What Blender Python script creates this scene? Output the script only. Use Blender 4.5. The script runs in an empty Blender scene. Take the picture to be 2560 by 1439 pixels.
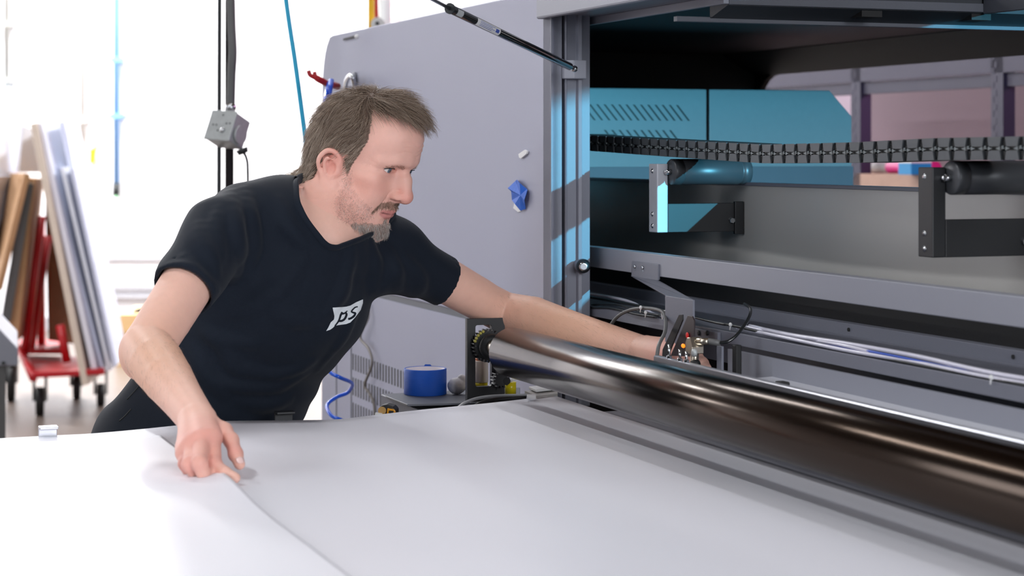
import bpy, math, random
import numpy as np
from mathutils import Vector, Matrix
from mathutils.bvhtree import BVHTree
random.seed(7); RNG = np.random.default_rng(7)
SC = bpy.context.scene; COL = SC.collection
F = 4800.0; HOR = 382.0; CZ = 1.38; CX = 1280.0
# ------------------------------------------------------------------ geometry helpers
def P(px, py, Y): return Vector(((px-CX)/F*Y, Y, CZ-(py-HOR)/F*Y))
def PZ(px, py, z):
    Y = (CZ-z)*F/(py-HOR); return P(px, py, Y)
O = Vector((-.0288, 3.45, 0)); ANG = math.radians(20.8)
AV = Vector((math.sin(ANG), -math.cos(ANG), 0)); BV = Vector((math.cos(ANG), math.sin(ANG), 0))
MF = Matrix(((AV.x, BV.x, 0, O.x), (AV.y, BV.y, 0, O.y), (0, 0, 1, 0), (0, 0, 0, 1)))
def PB(px, py, b):
    """point of the vertical machine plane at depth b seen at a pixel -> local (a, b, z)"""
    k = (px-CX)/F; p = O+BV*b
    a = (k*p.y-p.x)/(AV.x-k*AV.y); Y = p.y+AV.y*a
    return Vector((a, b, CZ-(py-HOR)/F*Y))
def PA(px, py, a):
    k = (px-CX)/F; p = O+AV*a
    b = (k*p.y-p.x)/(BV.x-k*BV.y); Y = p.y+BV.y*b
    return Vector((a, b, CZ-(py-HOR)/F*Y))
# ------------------------------------------------------------------ materials
def lin(c): c /= 255.0; return c/12.92 if c <= .04045 else ((c+.055)/1.055)**2.4
def rgb(r, g, b): return (lin(r), lin(g), lin(b), 1)
MATS = {}
def mat(name, col, rough=.5, metal=0, var=.06, scale=20, bump=0, bscale=200, coat=0, emit=None, trans=0, spec=None, stretch=None, sub=0, aniso=0):
    if name in MATS: return MATS[name]
    m = bpy.data.materials.new(name); m.use_nodes = True; nt = m.node_tree; N = nt.nodes; L = nt.links
    bs = N['Principled BSDF']; bs.inputs['Roughness'].default_value = rough; bs.inputs['Metallic'].default_value = metal
    tc = N.new('ShaderNodeTexCoord'); src = tc.outputs['Object']
    if stretch:
        mp = N.new('ShaderNodeMapping'); mp.inputs['Scale'].default_value = stretch; L.new(src, mp.inputs['Vector']); src = mp.outputs['Vector']
    if var:
        no = N.new('ShaderNodeTexNoise'); no.inputs['Scale'].default_value = scale; no.inputs['Detail'].default_value = 5; L.new(src, no.inputs['Vector'])
        mx = N.new('ShaderNodeMix'); mx.data_type = 'RGBA'
        mx.inputs['A'].default_value = tuple(max(0, c*(1-var)) for c in col[:3])+(1,)
        mx.inputs['B'].default_value = tuple(min(1, c*(1+var)) for c in col[:3])+(1,)
        L.new(no.outputs['Fac'], mx.inputs['Factor']); L.new(mx.outputs['Result'], bs.inputs['Base Color'])
    else: bs.inputs['Base Color'].default_value = col
    if bump:
        n2 = N.new('ShaderNodeTexNoise'); n2.inputs['Scale'].default_value = bscale; n2.inputs['Detail'].default_value = 4; L.new(src, n2.inputs['Vector'])
        bp = N.new('ShaderNodeBump'); bp.inputs['Strength'].default_value = bump; bp.inputs['Distance'].default_value = .002
        L.new(n2.outputs['Fac'], bp.inputs['Height']); L.new(bp.outputs['Normal'], bs.inputs['Normal'])
    if coat: bs.inputs['Coat Weight'].default_value = coat
    if emit:
        bs.inputs['Emission Color'].default_value = emit[0]; bs.inputs['Emission Strength'].default_value = emit[1]
    if trans: bs.inputs['Transmission Weight'].default_value = trans
    if spec is not None: bs.inputs['Specular IOR Level'].default_value = spec
    if aniso: bs.inputs['Anisotropic'].default_value = aniso
    MATS[name] = m; return m
# ------------------------------------------------------------------ mesh builder
class MB:
    def __init__(s, M=None): s.v = []; s.f = []; s.sm = []; s.mi = []; s.M = M; s.cur = 0
    def add(s, vs, fs, smooth=False):
        o = len(s.v); s.v += [Vector(v) for v in vs]; s.f += [[i+o for i in f] for f in fs]
        s.sm += [smooth]*len(fs); s.mi += [s.cur]*len(fs); return s
    def box(s, x0, x1, y0, y1, z0, z1):
        v = [(x, y, z) for x in (x0, x1) for y in (y0, y1) for z in (z0, z1)]
        return s.add(v, [(0, 1, 3, 2), (4, 6, 7, 5), (0, 4, 5, 1), (2, 3, 7, 6), (0, 2, 6, 4), (1, 5, 7, 3)])
    def prism(s, pts, axis, lo, hi):
        """polygon extruded along an axis; pts are the other two coordinates in order"""
        def mk(p, h):
            if axis == 'x': return (h, p[0], p[1])
            if axis == 'y': return (p[0], h, p[1])
            return (p[0], p[1], h)
        n = len(pts); v = [mk(p, lo) for p in pts]+[mk(p, hi) for p in pts]
        return s.add(v, [tuple(range(n))[::-1], tuple(range(n, 2*n))]+[(i, (i+1) % n, n+(i+1) % n, n+i) for i in range(n)])
    def slab(s, q, d):
        """solid from a world polygon and an offset vector"""
        n = len(q); v = [Vector(p) for p in q]+[Vector(p)+Vector(d) for p in q]
        return s.add(v, [tuple(range(n))[::-1], tuple(range(n, 2*n))]+[(i, (i+1) % n, n+(i+1) % n, n+i) for i in range(n)])
    def tube(s, path, r, n=10, caps=True, flat=1.0):
        path = [Vector(p) for p in path]; m = len(path); rr = r if isinstance(r, (list, tuple)) else [r]*m
        vs = []; up = None
        for i, p in enumerate(path):
            t = (path[min(i+1, m-1)]-path[max(i-1, 0)]).normalized()
            if up is None: up = t.orthogonal().normalized()
            up = (up-t*up.dot(t)).normalized(); w = t.cross(up)
            for k in range(n):
                a = 2*math.pi*k/n; vs.append(p+(up*math.cos(a)+w*math.sin(a)*flat)*rr[i])
        fs = [(i*n+k, i*n+(k+1) % n, (i+1)*n+(k+1) % n, (i+1)*n+k) for i in range(m-1) for k in range(n)]
        s.add(vs, fs, True)
        if caps:
            o = len(s.v)-len(vs); s.f += [[o+k for k in range(n)][::-1], [o+(m-1)*n+k for k in range(n)]]; s.sm += [False]*2; s.mi += [s.cur]*2
        return s
    def lathe(s, prof, c, ax=(0, 0, 1), n=32, smooth=True, closed=False):
        """rings (r, h) about an axis"""
        c = Vector(c); ax = Vector(ax).normalized(); u = ax.orthogonal().normalized(); w = ax.cross(u); vs = []
        for r, h in prof:
            for k in range(n):
                a = 2*math.pi*k/n; vs.append(c+ax*h+(u*math.cos(a)+w*math.sin(a))*r)
        m = len(prof); rng = m if closed else m-1
        fs = [(i*n+k, i*n+(k+1) % n, ((i+1) % m)*n+(k+1) % n, ((i+1) % m)*n+k) for i in range(rng) for k in range(n)]
        s.add(vs, fs, smooth)
        if not closed:
            o = len(s.v)-len(vs)
            if prof[0][0] > 0: s.f.append([o+k for k in range(n)][::-1]); s.sm.append(False); s.mi.append(s.cur)
            if prof[-1][0] > 0: s.f.append([o+(m-1)*n+k for k in range(n)]); s.sm.append(False); s.mi.append(s.cur)
        return s
    def cyl(s, p0, p1, r, n=24, r1=None):
        p0 = Vector(p0); p1 = Vector(p1); h = (p1-p0).length
        return s.lathe([(r, 0), (r1 if r1 is not None else r, h)], p0, p1-p0, n)
    def sphere(s, c, r, n=16, sc=(1, 1, 1)):
        c = Vector(c); vs = []; fs = []
        for i in range(n+1):
            t = math.pi*i/n
            for k in range(2*n):
                a = math.pi*k/n; vs.append(c+Vector((math.sin(t)*math.cos(a)*sc[0], math.sin(t)*math.sin(a)*sc[1], math.cos(t)*sc[2]))*r)
        N = 2*n
        fs = [(i*N+k, (i+1)*N+k, (i+1)*N+(k+1) % N, i*N+(k+1) % N) for i in range(n) for k in range(N)]
        return s.add(vs, fs, True)
    def hexbolt(s, c, ax, r, h):
        s.lathe([(r, 0), (r, h), (r*.86, h*1.15)], c, ax, 6, False); return s
    def build(s, name, mats, parent=None, bevel=0, auto=True):
        me = bpy.data.meshes.new(name); V = [s.M @ v for v in s.v] if s.M else s.v
        me.from_pydata([tuple(v) for v in V], [], s.f); me.update()
        me.polygons.foreach_set('use_smooth', s.sm); me.polygons.foreach_set('material_index', s.mi)
        if not isinstance(mats, (list, tuple)): mats = [mats]
        for m in mats: me.materials.append(m)
        import bmesh
        bm = bmesh.new(); bm.from_mesh(me); bmesh.ops.remove_doubles(bm, verts=bm.verts, dist=1e-6)
        bmesh.ops.recalc_face_normals(bm, faces=bm.faces); bm.to_mesh(me); bm.free()
        o = bpy.data.objects.new(name, me); COL.objects.link(o)
        if bevel:
            b = o.modifiers.new('bevel', 'BEVEL'); b.width = bevel; b.segments = 2; b.limit_method = 'ANGLE'; b.angle_limit = math.radians(40); b.harden_normals = False
        if parent: adopt(o, parent)
        return o
def adopt(o, parent):
    o.parent = parent
    o.matrix_parent_inverse = Matrix.Translation(-parent.location) if parent.type == 'EMPTY' else Matrix.Identity(4)
def tag(o, label, cat=None, group=None, kind=None):
    if label: o['label'] = label
    if cat: o['category'] = cat
    if group: o['group'] = group
    if kind: o['kind'] = kind
    return o
def thing(name, loc, label, cat, group=None):
    o = bpy.data.objects.new(name, None); o.empty_display_size = .05; o.location = loc; COL.objects.link(o); return tag(o, label, cat, group)
def struct(o): o['kind'] = 'structure'; return o
def spline(pts, n=12):
    """Catmull-Rom through points"""
    pts = [Vector(p) for p in pts]; q = [pts[0]*2-pts[1]]+pts+[pts[-1]*2-pts[-2]]; out = []
    for i in range(1, len(q)-2):
        a, b, c, d = q[i-1:i+3]
        for k in range(n):
            t = k/n; out.append(.5*((2*b)+(c-a)*t+(2*a-5*b+4*c-d)*t*t+(3*b-a-3*c+d)*t**3))
    return out+[pts[-1]]
# ------------------------------------------------------------------ palette
grey_l = mat('powder coat light grey', rgb(150, 152, 163), .45, bump=.06, bscale=900, var=.03, scale=3)
grey_p = mat('cabinet panel grey', rgb(166, 168, 188), .5, bump=.05, bscale=900, var=.03, scale=2)
grey_m = mat('powder coat mid grey', rgb(120, 122, 134), .45, bump=.15, bscale=900, var=.04, scale=4)
grey_d = mat('powder coat dark grey', rgb(92, 95, 104), .5, bump=.15, bscale=900, var=.05)
black = mat('black anodised', rgb(30, 31, 34), .45, var=.12, scale=40)
blackin = mat('black inner lining', rgb(13, 14, 17), .6, var=.1)
plastic = mat('dark grey chain plastic', rgb(84, 88, 92), .5, var=.06, scale=60)
steel = mat('bright steel', rgb(200, 202, 205), .22, 1, var=.05)
steel_r = mat('brushed steel', rgb(170, 172, 176), .38, 1, var=.08, stretch=(1, 30, 30))
alu = mat('aluminium profile', rgb(208, 210, 218), .3, .9, var=.04)
zinc = mat('galvanised zinc', rgb(186, 190, 190), .45, .15, var=.16, scale=70, bump=.2, bscale=300)
nickel = mat('nickel fitting', rgb(206, 196, 180), .28, 1, var=.05)
paperm = mat('white coated sheet', rgb(240, 240, 248), .42, var=.012, scale=2, bump=.05, bscale=60, spec=.35)
bedm = mat('bed surface grey', rgb(104, 104, 112), .5, var=.06)
rubber = mat('black rubber', rgb(20, 20, 22), .6, var=.1)
white = mat('white plastic', rgb(232, 232, 232), .4, var=.02)
bluetape = mat('blue masking tape', rgb(12, 84, 190), .5, var=.08, scale=50, bump=.4, bscale=500, stretch=(1, 1, 12))
bluehose = mat('blue polyurethane hose', rgb(8, 88, 214), .25, coat=.4, var=.03)
cyanhose = mat('cyan air hose', rgb(0, 178, 222), .35, var=.03)
red = mat('red enamel', rgb(176, 18, 28), .4, var=.08)
darkcable = mat('black cable', rgb(28, 32, 34), .45, var=.05)
greycable = mat('grey cable', rgb(98, 98, 98), .5, var=.05)
yellow = mat('yellow paint', rgb(246, 190, 24), .5, var=.04)
# ================================================================== SETTING
wallm = mat('white painted wall', rgb(244, 243, 246), .7, var=.01, scale=1.5, bump=.1, bscale=40)
m = MATS.get('x')
floorm = mat('worn concrete floor', rgb(112, 100, 92), .34, var=.2, scale=1.3, bump=.15, bscale=18)
struct(MB().box(-9, 9, -6, 15.2, -.12, 0).build('floor', floorm))
struct(MB().box(-9, 9, 15, 15.2, 0, 5.4).build('wall_back', wallm))
struct(MB().box(-9.2, -9, -6, 15.2, 0, 5.4).build('wall_left', wallm))
struct(MB().box(9, 9.2, -6, 15.2, 0, 5.4).build('wall_right', wallm))
ceilm = mat('timber roof deck', rgb(112, 92, 76), .8, var=.3, scale=1.2, stretch=(1, 12, 1))
struct(MB().box(-9.2, 9.2, -6, 15.2, 5.4, 5.6).build('ceiling', ceilm))
struct(MB().box(.9, 6.5, 9.4, 9.6, 0, 5.4).build('wall_partition', wallm))
# thin ledges on the far wall
def wall_strip(name, px0, px1, py, h, col, d=.03):
    a = P(px0, py, 15); b = P(px1, py, 15)
    return struct(MB().box(a.x, b.x, 15-d, 15, a.z-h/2, a.z+h/2).build(name, col))
trimc = mat('pale grey trim', rgb(190, 190, 196), .5, var=.03)
wall_strip('trim_1', 180, 780, 646, .02, trimc); wall_strip('trim_2', 180, 780, 716, .03, trimc, .05); wall_strip('trim_3', 180, 780, 740, .02, trimc, .05)
wall_strip('trim_4', 225, 335, 288, .012, trimc, .02)
struct(MB().box(-9, .9, 14.96, 15, 0, .1).build('baseboard_back', trimc))
# ------------------------------------------------------------------ far wall fittings
def pipe(name, px, py0, py1, r, m_, label, cat, Y=14.9, joint=None):
    a = P(px, py0, Y); b = P(px, py1, Y)
    if py0 <= 0: a.z = 5.38
    t = thing(name, (a.x, Y, min(a.z, b.z)), label, cat)
    MB().cyl(a, b, r, 14).build('pipe_run', m_, t)
    for z in (joint or []): q = P(px, z, Y); MB().box(q.x-r*1.8, q.x+r*1.8, Y-r*1.3, 14.995, q.z-.02, q.z+.02).build('pipe_clamp', m_, t)
    return t
pipegrey = mat('grey conduit', rgb(176, 176, 172), .5, .3)
pipewhite = mat('off-white pipe', rgb(214, 210, 204), .5)
pipeblue = mat('light blue pipe', rgb(120, 168, 226), .45)
pipe('conduit', 17, 0, 222, .022, pipegrey, 'grey conduit running up the wall from the grey electrical panel', 'pipe', joint=[60, 200])
pipe('wall_pipe', 206, 0, 428, .02, pipewhite, 'off-white vertical pipe on the white back wall above the leaning boards', 'pipe', joint=[300])
t = pipe('air_line', 291, 0, 462, .024, pipeblue, 'light blue vertical air pipe on the back wall with a dark fitting below', 'pipe', joint=[150, 290])
MB().cyl(P(291, 458, 14.9), P(290, 492, 14.9), .028, 14).build('pipe_fitting', darkcable, t)
MB().tube(spline([P(290, 490, 14.85), P(289, 520, 14.8), P(280, 555, 14.75), P(262, 590, 14.75), P(246, 612, 14.8)]), .01, 8).build('hose', mat('pale green hose', rgb(150, 214, 160), .5), t)
t = thing('electrical_panel', P(10, 330, 14.9), 'flat grey electrical panel on the back wall at the far left', 'electrical panel')
a = P(-30, 330, 15); b = P(43, 220, 15)
panelm = mat('panel grey paint', rgb(186, 194, 204), .5)
MB().box(a.x, b.x, 14.8, 15, a.z, b.z).build('panel_box', panelm, t, .01)
MB().box(a.x+.02, b.x-.03, 14.785, 14.8, a.z+.03, b.z-.03).build('panel_door', panelm, t, .004)
t = thing('hanging_tag', P(232, 410, 14.85), 'small yellow plastic tag hanging on the white back wall', 'tag')
MB().slab([P(225, 372, 14.9), P(240, 370, 14.9), P(236, 405, 14.9), P(230, 411, 14.9), P(224, 405, 14.9)], (0, .03, 0)).build('tag_plate', yellow, t)
MB().tube([P(238, 372, 14.9), P(243, 364, 14.9)], .012).build('tag_hook', darkcable, t)
# poster, roll and yellow bar above the cabinet (behind)
t = thing('wall_poster', P(960, 110, 14.8), 'white poster with a column of red marks and a red line, above the printer cabinet', 'poster')
MB().slab([P(925, -40, 14.95), P(1000, -40, 14.95), P(1000, 140, 14.95), P(925, 140, 14.95)], (0, .03, 0)).build('poster_sheet', white, t)
redink = mat('faded red print', rgb(240, 120, 120), .6)
g = MB(); Yp = 14.93
for py, kind in ((-4, 'u'), (12, 'u'), (30, 'i'), (45, 'n'), (62, 'i')):
    if kind == 'u': g.tube([P(970, py-5, Yp), P(972, py+3, Yp), P(976, py+6, Yp), P(980, py+3, Yp), P(981, py-5, Yp)], .006, 6)
    elif kind == 'n': g.tube([P(971, py, Yp), P(976, py-2, Yp), P(980, py+5, Yp)], .007, 6)
    else: g.tube([P(973, py, Yp), P(979, py, Yp)], .006, 6)
g.build('poster_lettering', redink, t)
MB().slab([P(992, -40, Yp+.01), P(996, -40, Yp+.01), P(996, 58, Yp+.01), P(992, 58, Yp+.01)], (0, .01, 0)).build('poster_line', redink, t)
Yr = 6.6
tag(MB().slab([P(920, -30, Yr), P(935, -30, Yr), P(935, 130, Yr), P(935, 1380, Yr), P(921, 1380, Yr)], (0, .03, 0)).build('yellow_post', yellow), 'narrow yellow upright bar standing behind the top of the printer cabinet', 'post')
tag(MB().slab([P(936, -30, Yr+.1), P(944, -30, Yr+.1), P(948, 130, Yr+.1), P(948, 1370, Yr+.1), P(937, 1370, Yr+.1)], (0, .02, 0)).build('red_strap', red), 'red strap hanging beside the yellow upright bar', 'strap')
t = thing('paper_roll', P(955, 100, Yr-.1), 'white roll of film standing on end beside the yellow bar', 'roll')
MB().cyl(P(962, 1380, Yr), P(962, -40, Yr), .021, 20).build('roll_body', white, t)
MB().cyl(P(944, 60, Yr-.06), P(947, 60, Yr+.02), .023, 20).build('end_disc', white, t)
MB().cyl(P(943, 58, Yr-.068), P(944, 58, Yr-.05), .006, 12).build('disc_hub', darkcable, t)
# workbench far behind the man
t = thing('workbench', (P(330, 800, 12.5).x, 12.5, 0), 'pale wooden workbench against the far wall behind the man', 'workbench')
wood = mat('pale plywood', rgb(232, 196, 142), .6, var=.08, stretch=(1, 8, 1))
q = P(285, 785, 12.4); q2 = P(560, 785, 12.4)
MB().box(q.x, q2.x, 12.4, 13.1, q.z-.12, q.z).build('bench_top', wood, t, .004)
for x in (q.x+.05, q2.x-.05):
    for y in (12.45, 13.05): MB().box(x-.04, x+.04, y-.04, y+.04, 0, q.z-.12).build('leg', wood, t)
t = thing('tape_dispenser', P(348, 786, 12.45), 'small dark tape dispenser lying on the pale workbench', 'tape dispenser')
MB().slab([P(325, 785, 12.5), P(335, 774, 12.5), P(352, 768, 12.5), P(358, 785, 12.5)], (0, .08, 0)).build('dispenser_body', greycable, t, .004)
MB().cyl(P(345, 778, 12.49), P(345, 778, 12.6), .02, 16).build('dispenser_wheel', darkcable, t)
# ------------------------------------------------------------------ grey machine corner at far left
t = thing('grey_cabinet', (P(10, 900, 6.4).x-.2, 6.6, 0), 'corner of a low grey metal cabinet at the left edge', 'cabinet')
a = P(45, 872, 6.2)
MB().slab([P(-60, 780, 6.2)+Vector((0, 0, 0)), P(-60, 915, 6.2), P(45, 915, 6.2), P(45, 870, 6.2), P(0, 822, 6.2), P(-20, 800, 6.2)], (-.156, .6, 0)).build('cabinet_body', grey_l, t, .006)
MB().slab([P(-60, 915, 6.22), P(-60, 1000, 6.22)+Vector((0, 0, -.6)), P(14, 1000, 6.22)+Vector((0, 0, -.6)), P(14, 915, 6.22)], (-.132, .5, 0)).build('cabinet_base', greycable, t)
MB().cyl(P(8, 907, 6.2), P(8, 907, 6.19), .006, 10).build('screw', darkcable, t)
# ------------------------------------------------------------------ board cart
def quad_board(name, pts, Y0, Y1, th, m_, label, edge=None):
    """leaning board: near edge given by two pixels at Y0, far edge by two pixels at Y1"""
    (x0, y0), (x1, y1), (x2, y2), (x3, y3) = pts
    a, b, c, d = P(x0, y0, Y0), P(x1, y1, Y0), P(x2, y2, Y1), P(x3, y3, Y1)
    n = (b-a).cross(d-a).normalized()*th
    o = MB().slab([a, b, c, d], n).build(name, m_, bevel=.003)
    return tag(o, label, 'board', 'boards leaning on the red cart')
bw = mat('white foam board', rgb(232, 234, 244), .5, var=.03); bl = mat('lavender white board', rgb(214, 220, 240), .4, var=.05, stretch=(8, 1, 1))
bc = mat('cream edged board', rgb(214, 200, 184), .6, var=.08); bk = mat('kraft board', rgb(176, 136, 98), .7, var=.12); bd = mat('dark grey board', rgb(84, 84, 84), .6, var=.1)
bt = mat('tan hardboard', rgb(150, 112, 82), .7, var=.15)
quad_board('leaning_board', [(92, 306), (222, 960), (262, 930), (150, 300)], 9.9, 10.9, -.035, bc, 'cream coloured board on the cart, leftmost of those leaning to the left')
quad_board('leaning_board', [(104, 304), (246, 936), (290, 915), (160, 296)], 9.95, 10.8, -.03, bw, 'white board with a dark shaded face behind the cream board')
quad_board('leaning_board', [(160, 302), (290, 900), (318, 880), (196, 302)], 10.1, 10.9, -.03, bl, 'tall pale blue board standing between white boards on the cart')
quad_board('leaning_board', [(132, 418), (262, 930), (300, 905), (196, 414)], 10.0, 10.5, -.02, bl, 'shorter lavender board in front, nearest of the right-hand boards')
quad_board('leaning_board', [(160, 418), (278, 925), (312, 890), (200, 416)], 9.98, 10.3, -.02, bw, 'shorter white board beside the lavender board on the cart')
quad_board('leaning_board', [(184, 418), (292, 915), (318, 880), (204, 420)], 9.94, 10.2, -.02, bl, 'rightmost thin pale board of the cart stack')
quad_board('leaning_board', [(62, 432), (-8, 720), (-40, 740), (20, 432)], 9.95, 10.6, .03, bk, 'kraft brown board leaning to the right with its edge in view')
quad_board('leaning_board', [(60, 456), (2, 800), (10, 770), (64, 456)], 10.0, 10.7, .05, bd, 'dark grey board behind the kraft brown board')
quad_board('leaning_board', [(88, 446), (46, 850), (70, 830), (110, 446)], 10.05, 10.9, -.08, bk, 'wide brown hardboard panel in the middle of the cart')
quad_board('leaning_board', [(50, 312), (40, 430), (92, 430), (96, 330)], 10.6, 10.8, .02, bw, 'white sheet standing up behind the brown boards')
quad_board('leaning_board', [(-30, 300), (-30, 480), (56, 420), (50, 304)], 10.3, 10.9, .02, bw, 'large white board at the left edge with small dark marks')
quad_board('leaning_board', [(-30, 440), (-30, 640), (0, 620), (48, 436)], 10.1, 10.7, .02, bl, 'pale blue board at the left edge in front of the large white board')
quad_board('leaning_board', [(112, 480), (120, 850), (190, 860), (150, 500)], 10.7, 10.9, .02, bt, 'tan hardboard panel seen inside the frame of the cart')
t = thing('board_cart', (P(150, 930, 10.1).x, 10.3, 0), 'red metal cart on black casters carrying leaning boards', 'cart')
def bar(pts, Y, r=.02): return MB().tube([P(x, y, Y+dy) for x, y, dy in pts], r, 4, flat=1)
zz = P(150, 935, 10.0).z
MB().slab([P(84, 945, 9.9), P(262, 936, 9.9), P(240, 905, 10.8), P(62, 900, 10.8)], (0, 0, .03)).build('platform', red, t, .004)
MB().slab([P(50, 885, 10.5), P(160, 885, 10.5), P(150, 862, 11.1), P(48, 862, 11.1)], (0, 0, .03)).build('platform', red, t, .004)
for pts, Y in (([(104, 540, 0), (62, 885, 0)], 10.3), ([(119, 590, 0), (78, 870, 0)], 10.5), ([(150, 812, 0), (168, 905, 0)], 10.1), ([(102, 560, 0), (104, 860, 0)], 10.8)):
    bar(pts, Y, .026).build('upright', red, t)
bar([(50, 870, 0), (84, 945, -.5)], 10.4, .024).build('side_rail', red, t)
def caster(px, pyb, Y, r, lab=None):
    c = P(px, pyb, Y); c.z = r
    w = MB().lathe([(r*.55, -.022), (r, -.02), (r, .02), (r*.55, .022)], c, (1, .2, 0), 24).build('caster', rubber, t)
    MB().box(c.x-.035, c.x-.028, c.y-.02, c.y+.02, c.z, zz).box(c.x+.028, c.x+.035, c.y-.02, c.y+.02, c.z, zz).box(c.x-.035, c.x+.035, c.y-.03, c.y+.03, zz-.02, zz).build('caster_fork', greycable, w)
caster(100, 1030, 10.1, .075); caster(192, 975, 10.8, .07); caster(28, 985, 10.7, .1); caster(252, 985, 10.5, .06)
# ------------------------------------------------------------------ hanging conduit with junction box (behind the man)
Yj = 5.3
t = thing('junction_box', P(570, 385, Yj), 'grey metal junction box hung on dark conduits behind the man', 'junction box')
def jb(lst, d=.1): return [P(x, y, Yj) for x, y in lst]
fr = [(529, 288), (600, 284), (586, 350), (519, 352)]
# a real cube turned in space: front face normal leaning down and to the left
c0 = P(570, 326, Yj); R_ = (Matrix.Rotation(math.radians(-28), 4, 'Z') @ Matrix.Rotation(math.radians(-22), 4, 'X') @ Matrix.Rotation(math.radians(4), 4, 'Y'))
MJ = Matrix.Translation(c0) @ R_
jbm = MB(MJ); jbm.box(-.042, .042, -.034, .034, -.042, .042)
jbm.build('box_body', zinc, t, .004)
MB(MJ).box(-.044, .044, -.0385, -.034, -.044, .044).build('cover_plate', zinc, t, .003)
for x, z in ((-.024, .0), (-.013, .0), (.02, .006), (.031, .007), (.0, .03), (-.003, -.016)): MB(MJ).cyl((x, -.0387, z), (x, -.0392, z), .0026, 10).build('knockout_hole', darkcable, t)
MB(MJ).lathe([(.0, -.006), (.006, -.005), (.0085, 0)], (.013, -.0385, -.014), (0, 1, 0), 16).build('screw', steel, t)
MB(MJ).cyl((.044, 0, -.01), (.05, 0, -.01), .026, 20).build('side_knockout', zinc, t)
MB().cyl(P(577, 285, Yj), P(577, 262, Yj), .013, 16).sphere(P(577, 268, Yj), .016, 10).build('connector', steel, t)
MB().cyl(P(604, 372, Yj-.02), P(609, 384, Yj-.02), .018, 16, .014).build('cord_grip', darkcable, t)
MB().tube(spline([P(609, 380, Yj), P(616, 395, Yj), P(619, 415, Yj), P(619, 470, Yj), P(612, 540, Yj)]), .004, 8).build('cord', darkcable, t)
t = thing('dark_conduit', P(571, 500, Yj+.02), 'thick black conduit pole passing behind the junction box', 'pole')
_q = P(575, 0, Yj+.06); _q2 = P(573, 0, Yj+.06); _q.z = 5.4; _q2.z = 0; MB().cyl(_q, _q2, .0125, 16).build('pole_tube', mat('satin black tube', rgb(38, 36, 40), .25, var=.03), t)
flex = MB(); pts = spline([P(577, 264, Yj), P(579, 190, Yj), P(582, 130, Yj), P(579, 60, Yj+.02), P(577, -40, Yj+.04)], 30)
flex.tube(pts, [.0115+.0011*(i % 2) for i in range(len(pts))], 10).build('flexible_conduit', greycable, t)
_q = P(549, 0, Yj+.03)
tag(MB().tube([(_q.x, _q.y, 5.4), P(549, -20, Yj+.03), P(547, 620, Yj+.03), (_q.x, _q.y, 0)], .0062, 10).build('black_cable', darkcable), 'thin straight black cable to the left of the conduit pole', 'cable')
tag(MB().tube(spline([P(700, -150, 4.9), P(715, 0, 4.9), P(737, 150, 4.9), P(756, 290, 4.9), P(770, 400, 4.9), P(776, 470, 4.9)], 8), .0065, 10).build('air_hose', cyanhose), 'bright cyan air hose hanging down behind the man\'s head', 'hose')
# ================================================================== PRINTER
def W(a, b, z): return MF @ Vector((a, b, z))
PR = thing('flatbed_printer', W(.2, .6, 0), 'large grey flatbed printer with its hood raised over a dark interior', 'printer')
def mb(): return MB(MF)
# --- left end cabinet, front cover with a rounded upper corner
r = .1; pts = [(-1.765, 1.042)]+[(-1.765+r-r*math.cos(t), 1.69-r*1.5+r*1.5*math.sin(t)) for t in [i*math.pi/16 for i in range(9)]]+[(-.12, 1.69), (-.12, 1.042)]
g = mb(); g.prism(pts, 'y', .155, .175); sp = g.build('side_panel', grey_p, PR, .003)
b_ = mb()
b_.prism([(-1.765, .12), (-1.765, 1.028), (-.12, 1.028), (-.12, .12)], 'y', .155, .175)
b_.cur = 1
for z0, z1 in ((.830, .871), (.766, .811), (.702, .747)):
    for i in range(19):
        a = -1.466+i*.0237; b_.box(a, a+.0085, .1542, .156, z0, z1)
b_.cur = 0
b_.build('louvred_panel', [grey_p, darkcable], PR)
mb().box(-1.76, -.12, .158, .172, 1.028, 1.042).build('seam_trim', grey_d, PR)
mb().prism([(-1.765, .1), (-1.765, .175), (-1.6, .172), (-1.6, .1)], 'y', .15, .152).build('kick_plate', grey_m, PR)
for a in (-1.62, -1.48):   # vertical panel joints
    mb().box(a, a+.004, .1535, .156, .12, 1.02).build('panel_joint', grey_d, PR)
g = mb()
g.box(-1.765, -1.745, .175, 1.47, .12, 1.664); g.build('end_wall', blackin, PR)
mb().box(-1.745, -.16, .176, .182, .2, 1.66).build('inner_lining', blackin, PR)
# roof over the closed part, rear wall with the window
mb().box(-1.765, .33, .175, 1.6, 1.664, 1.69).build('roof', blackin, PR)
rw = mb()
rr = .12
rw.prism([(-1.78, 1.664), (-1.78, .9), (-1.745, .9), (-1.745, 1.6-rr)]+[(-1.745+rr-rr*math.cos(t), 1.604-rr+rr*math.sin(t)) for t in [i*math.pi/12 for i in range(7)]]+[(2.6, 1.604), (2.6, 1.664)], 'y', 1.45, 1.47)
rw.prism([(1.45, 1.604), (1.34, 1.664), (1.47, 1.664), (1.47, 1.604)], 'x', -1.745, 2.6)
rw.build('rear_frame', blackin, PR, .004)
mb().box(-1.745, 2.6, 1.3, 1.46, .9, 1.28).build('rear_sill', blackin, PR)
mb().box(-1.765, 2.6, .62, 1.4, .9, .93).build('interior_floor', blackin, PR)
# --- post
po = mb()
prof = [(-.16, .155), (-.12, .155), (-.12, .1775), (-.15, .1775), (-.15, .183), (-.118, .183), (-.116, .185), (-.12, .187), (-.12, .206), (-.112, .2075), (-.11, .2145), (-.12, .216), (-.12, .2348), (-.16, .2348)]
po.prism(prof, 'z', .9, 2.3); po.build('corner_post', grey_m, PR, .0008)
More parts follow.
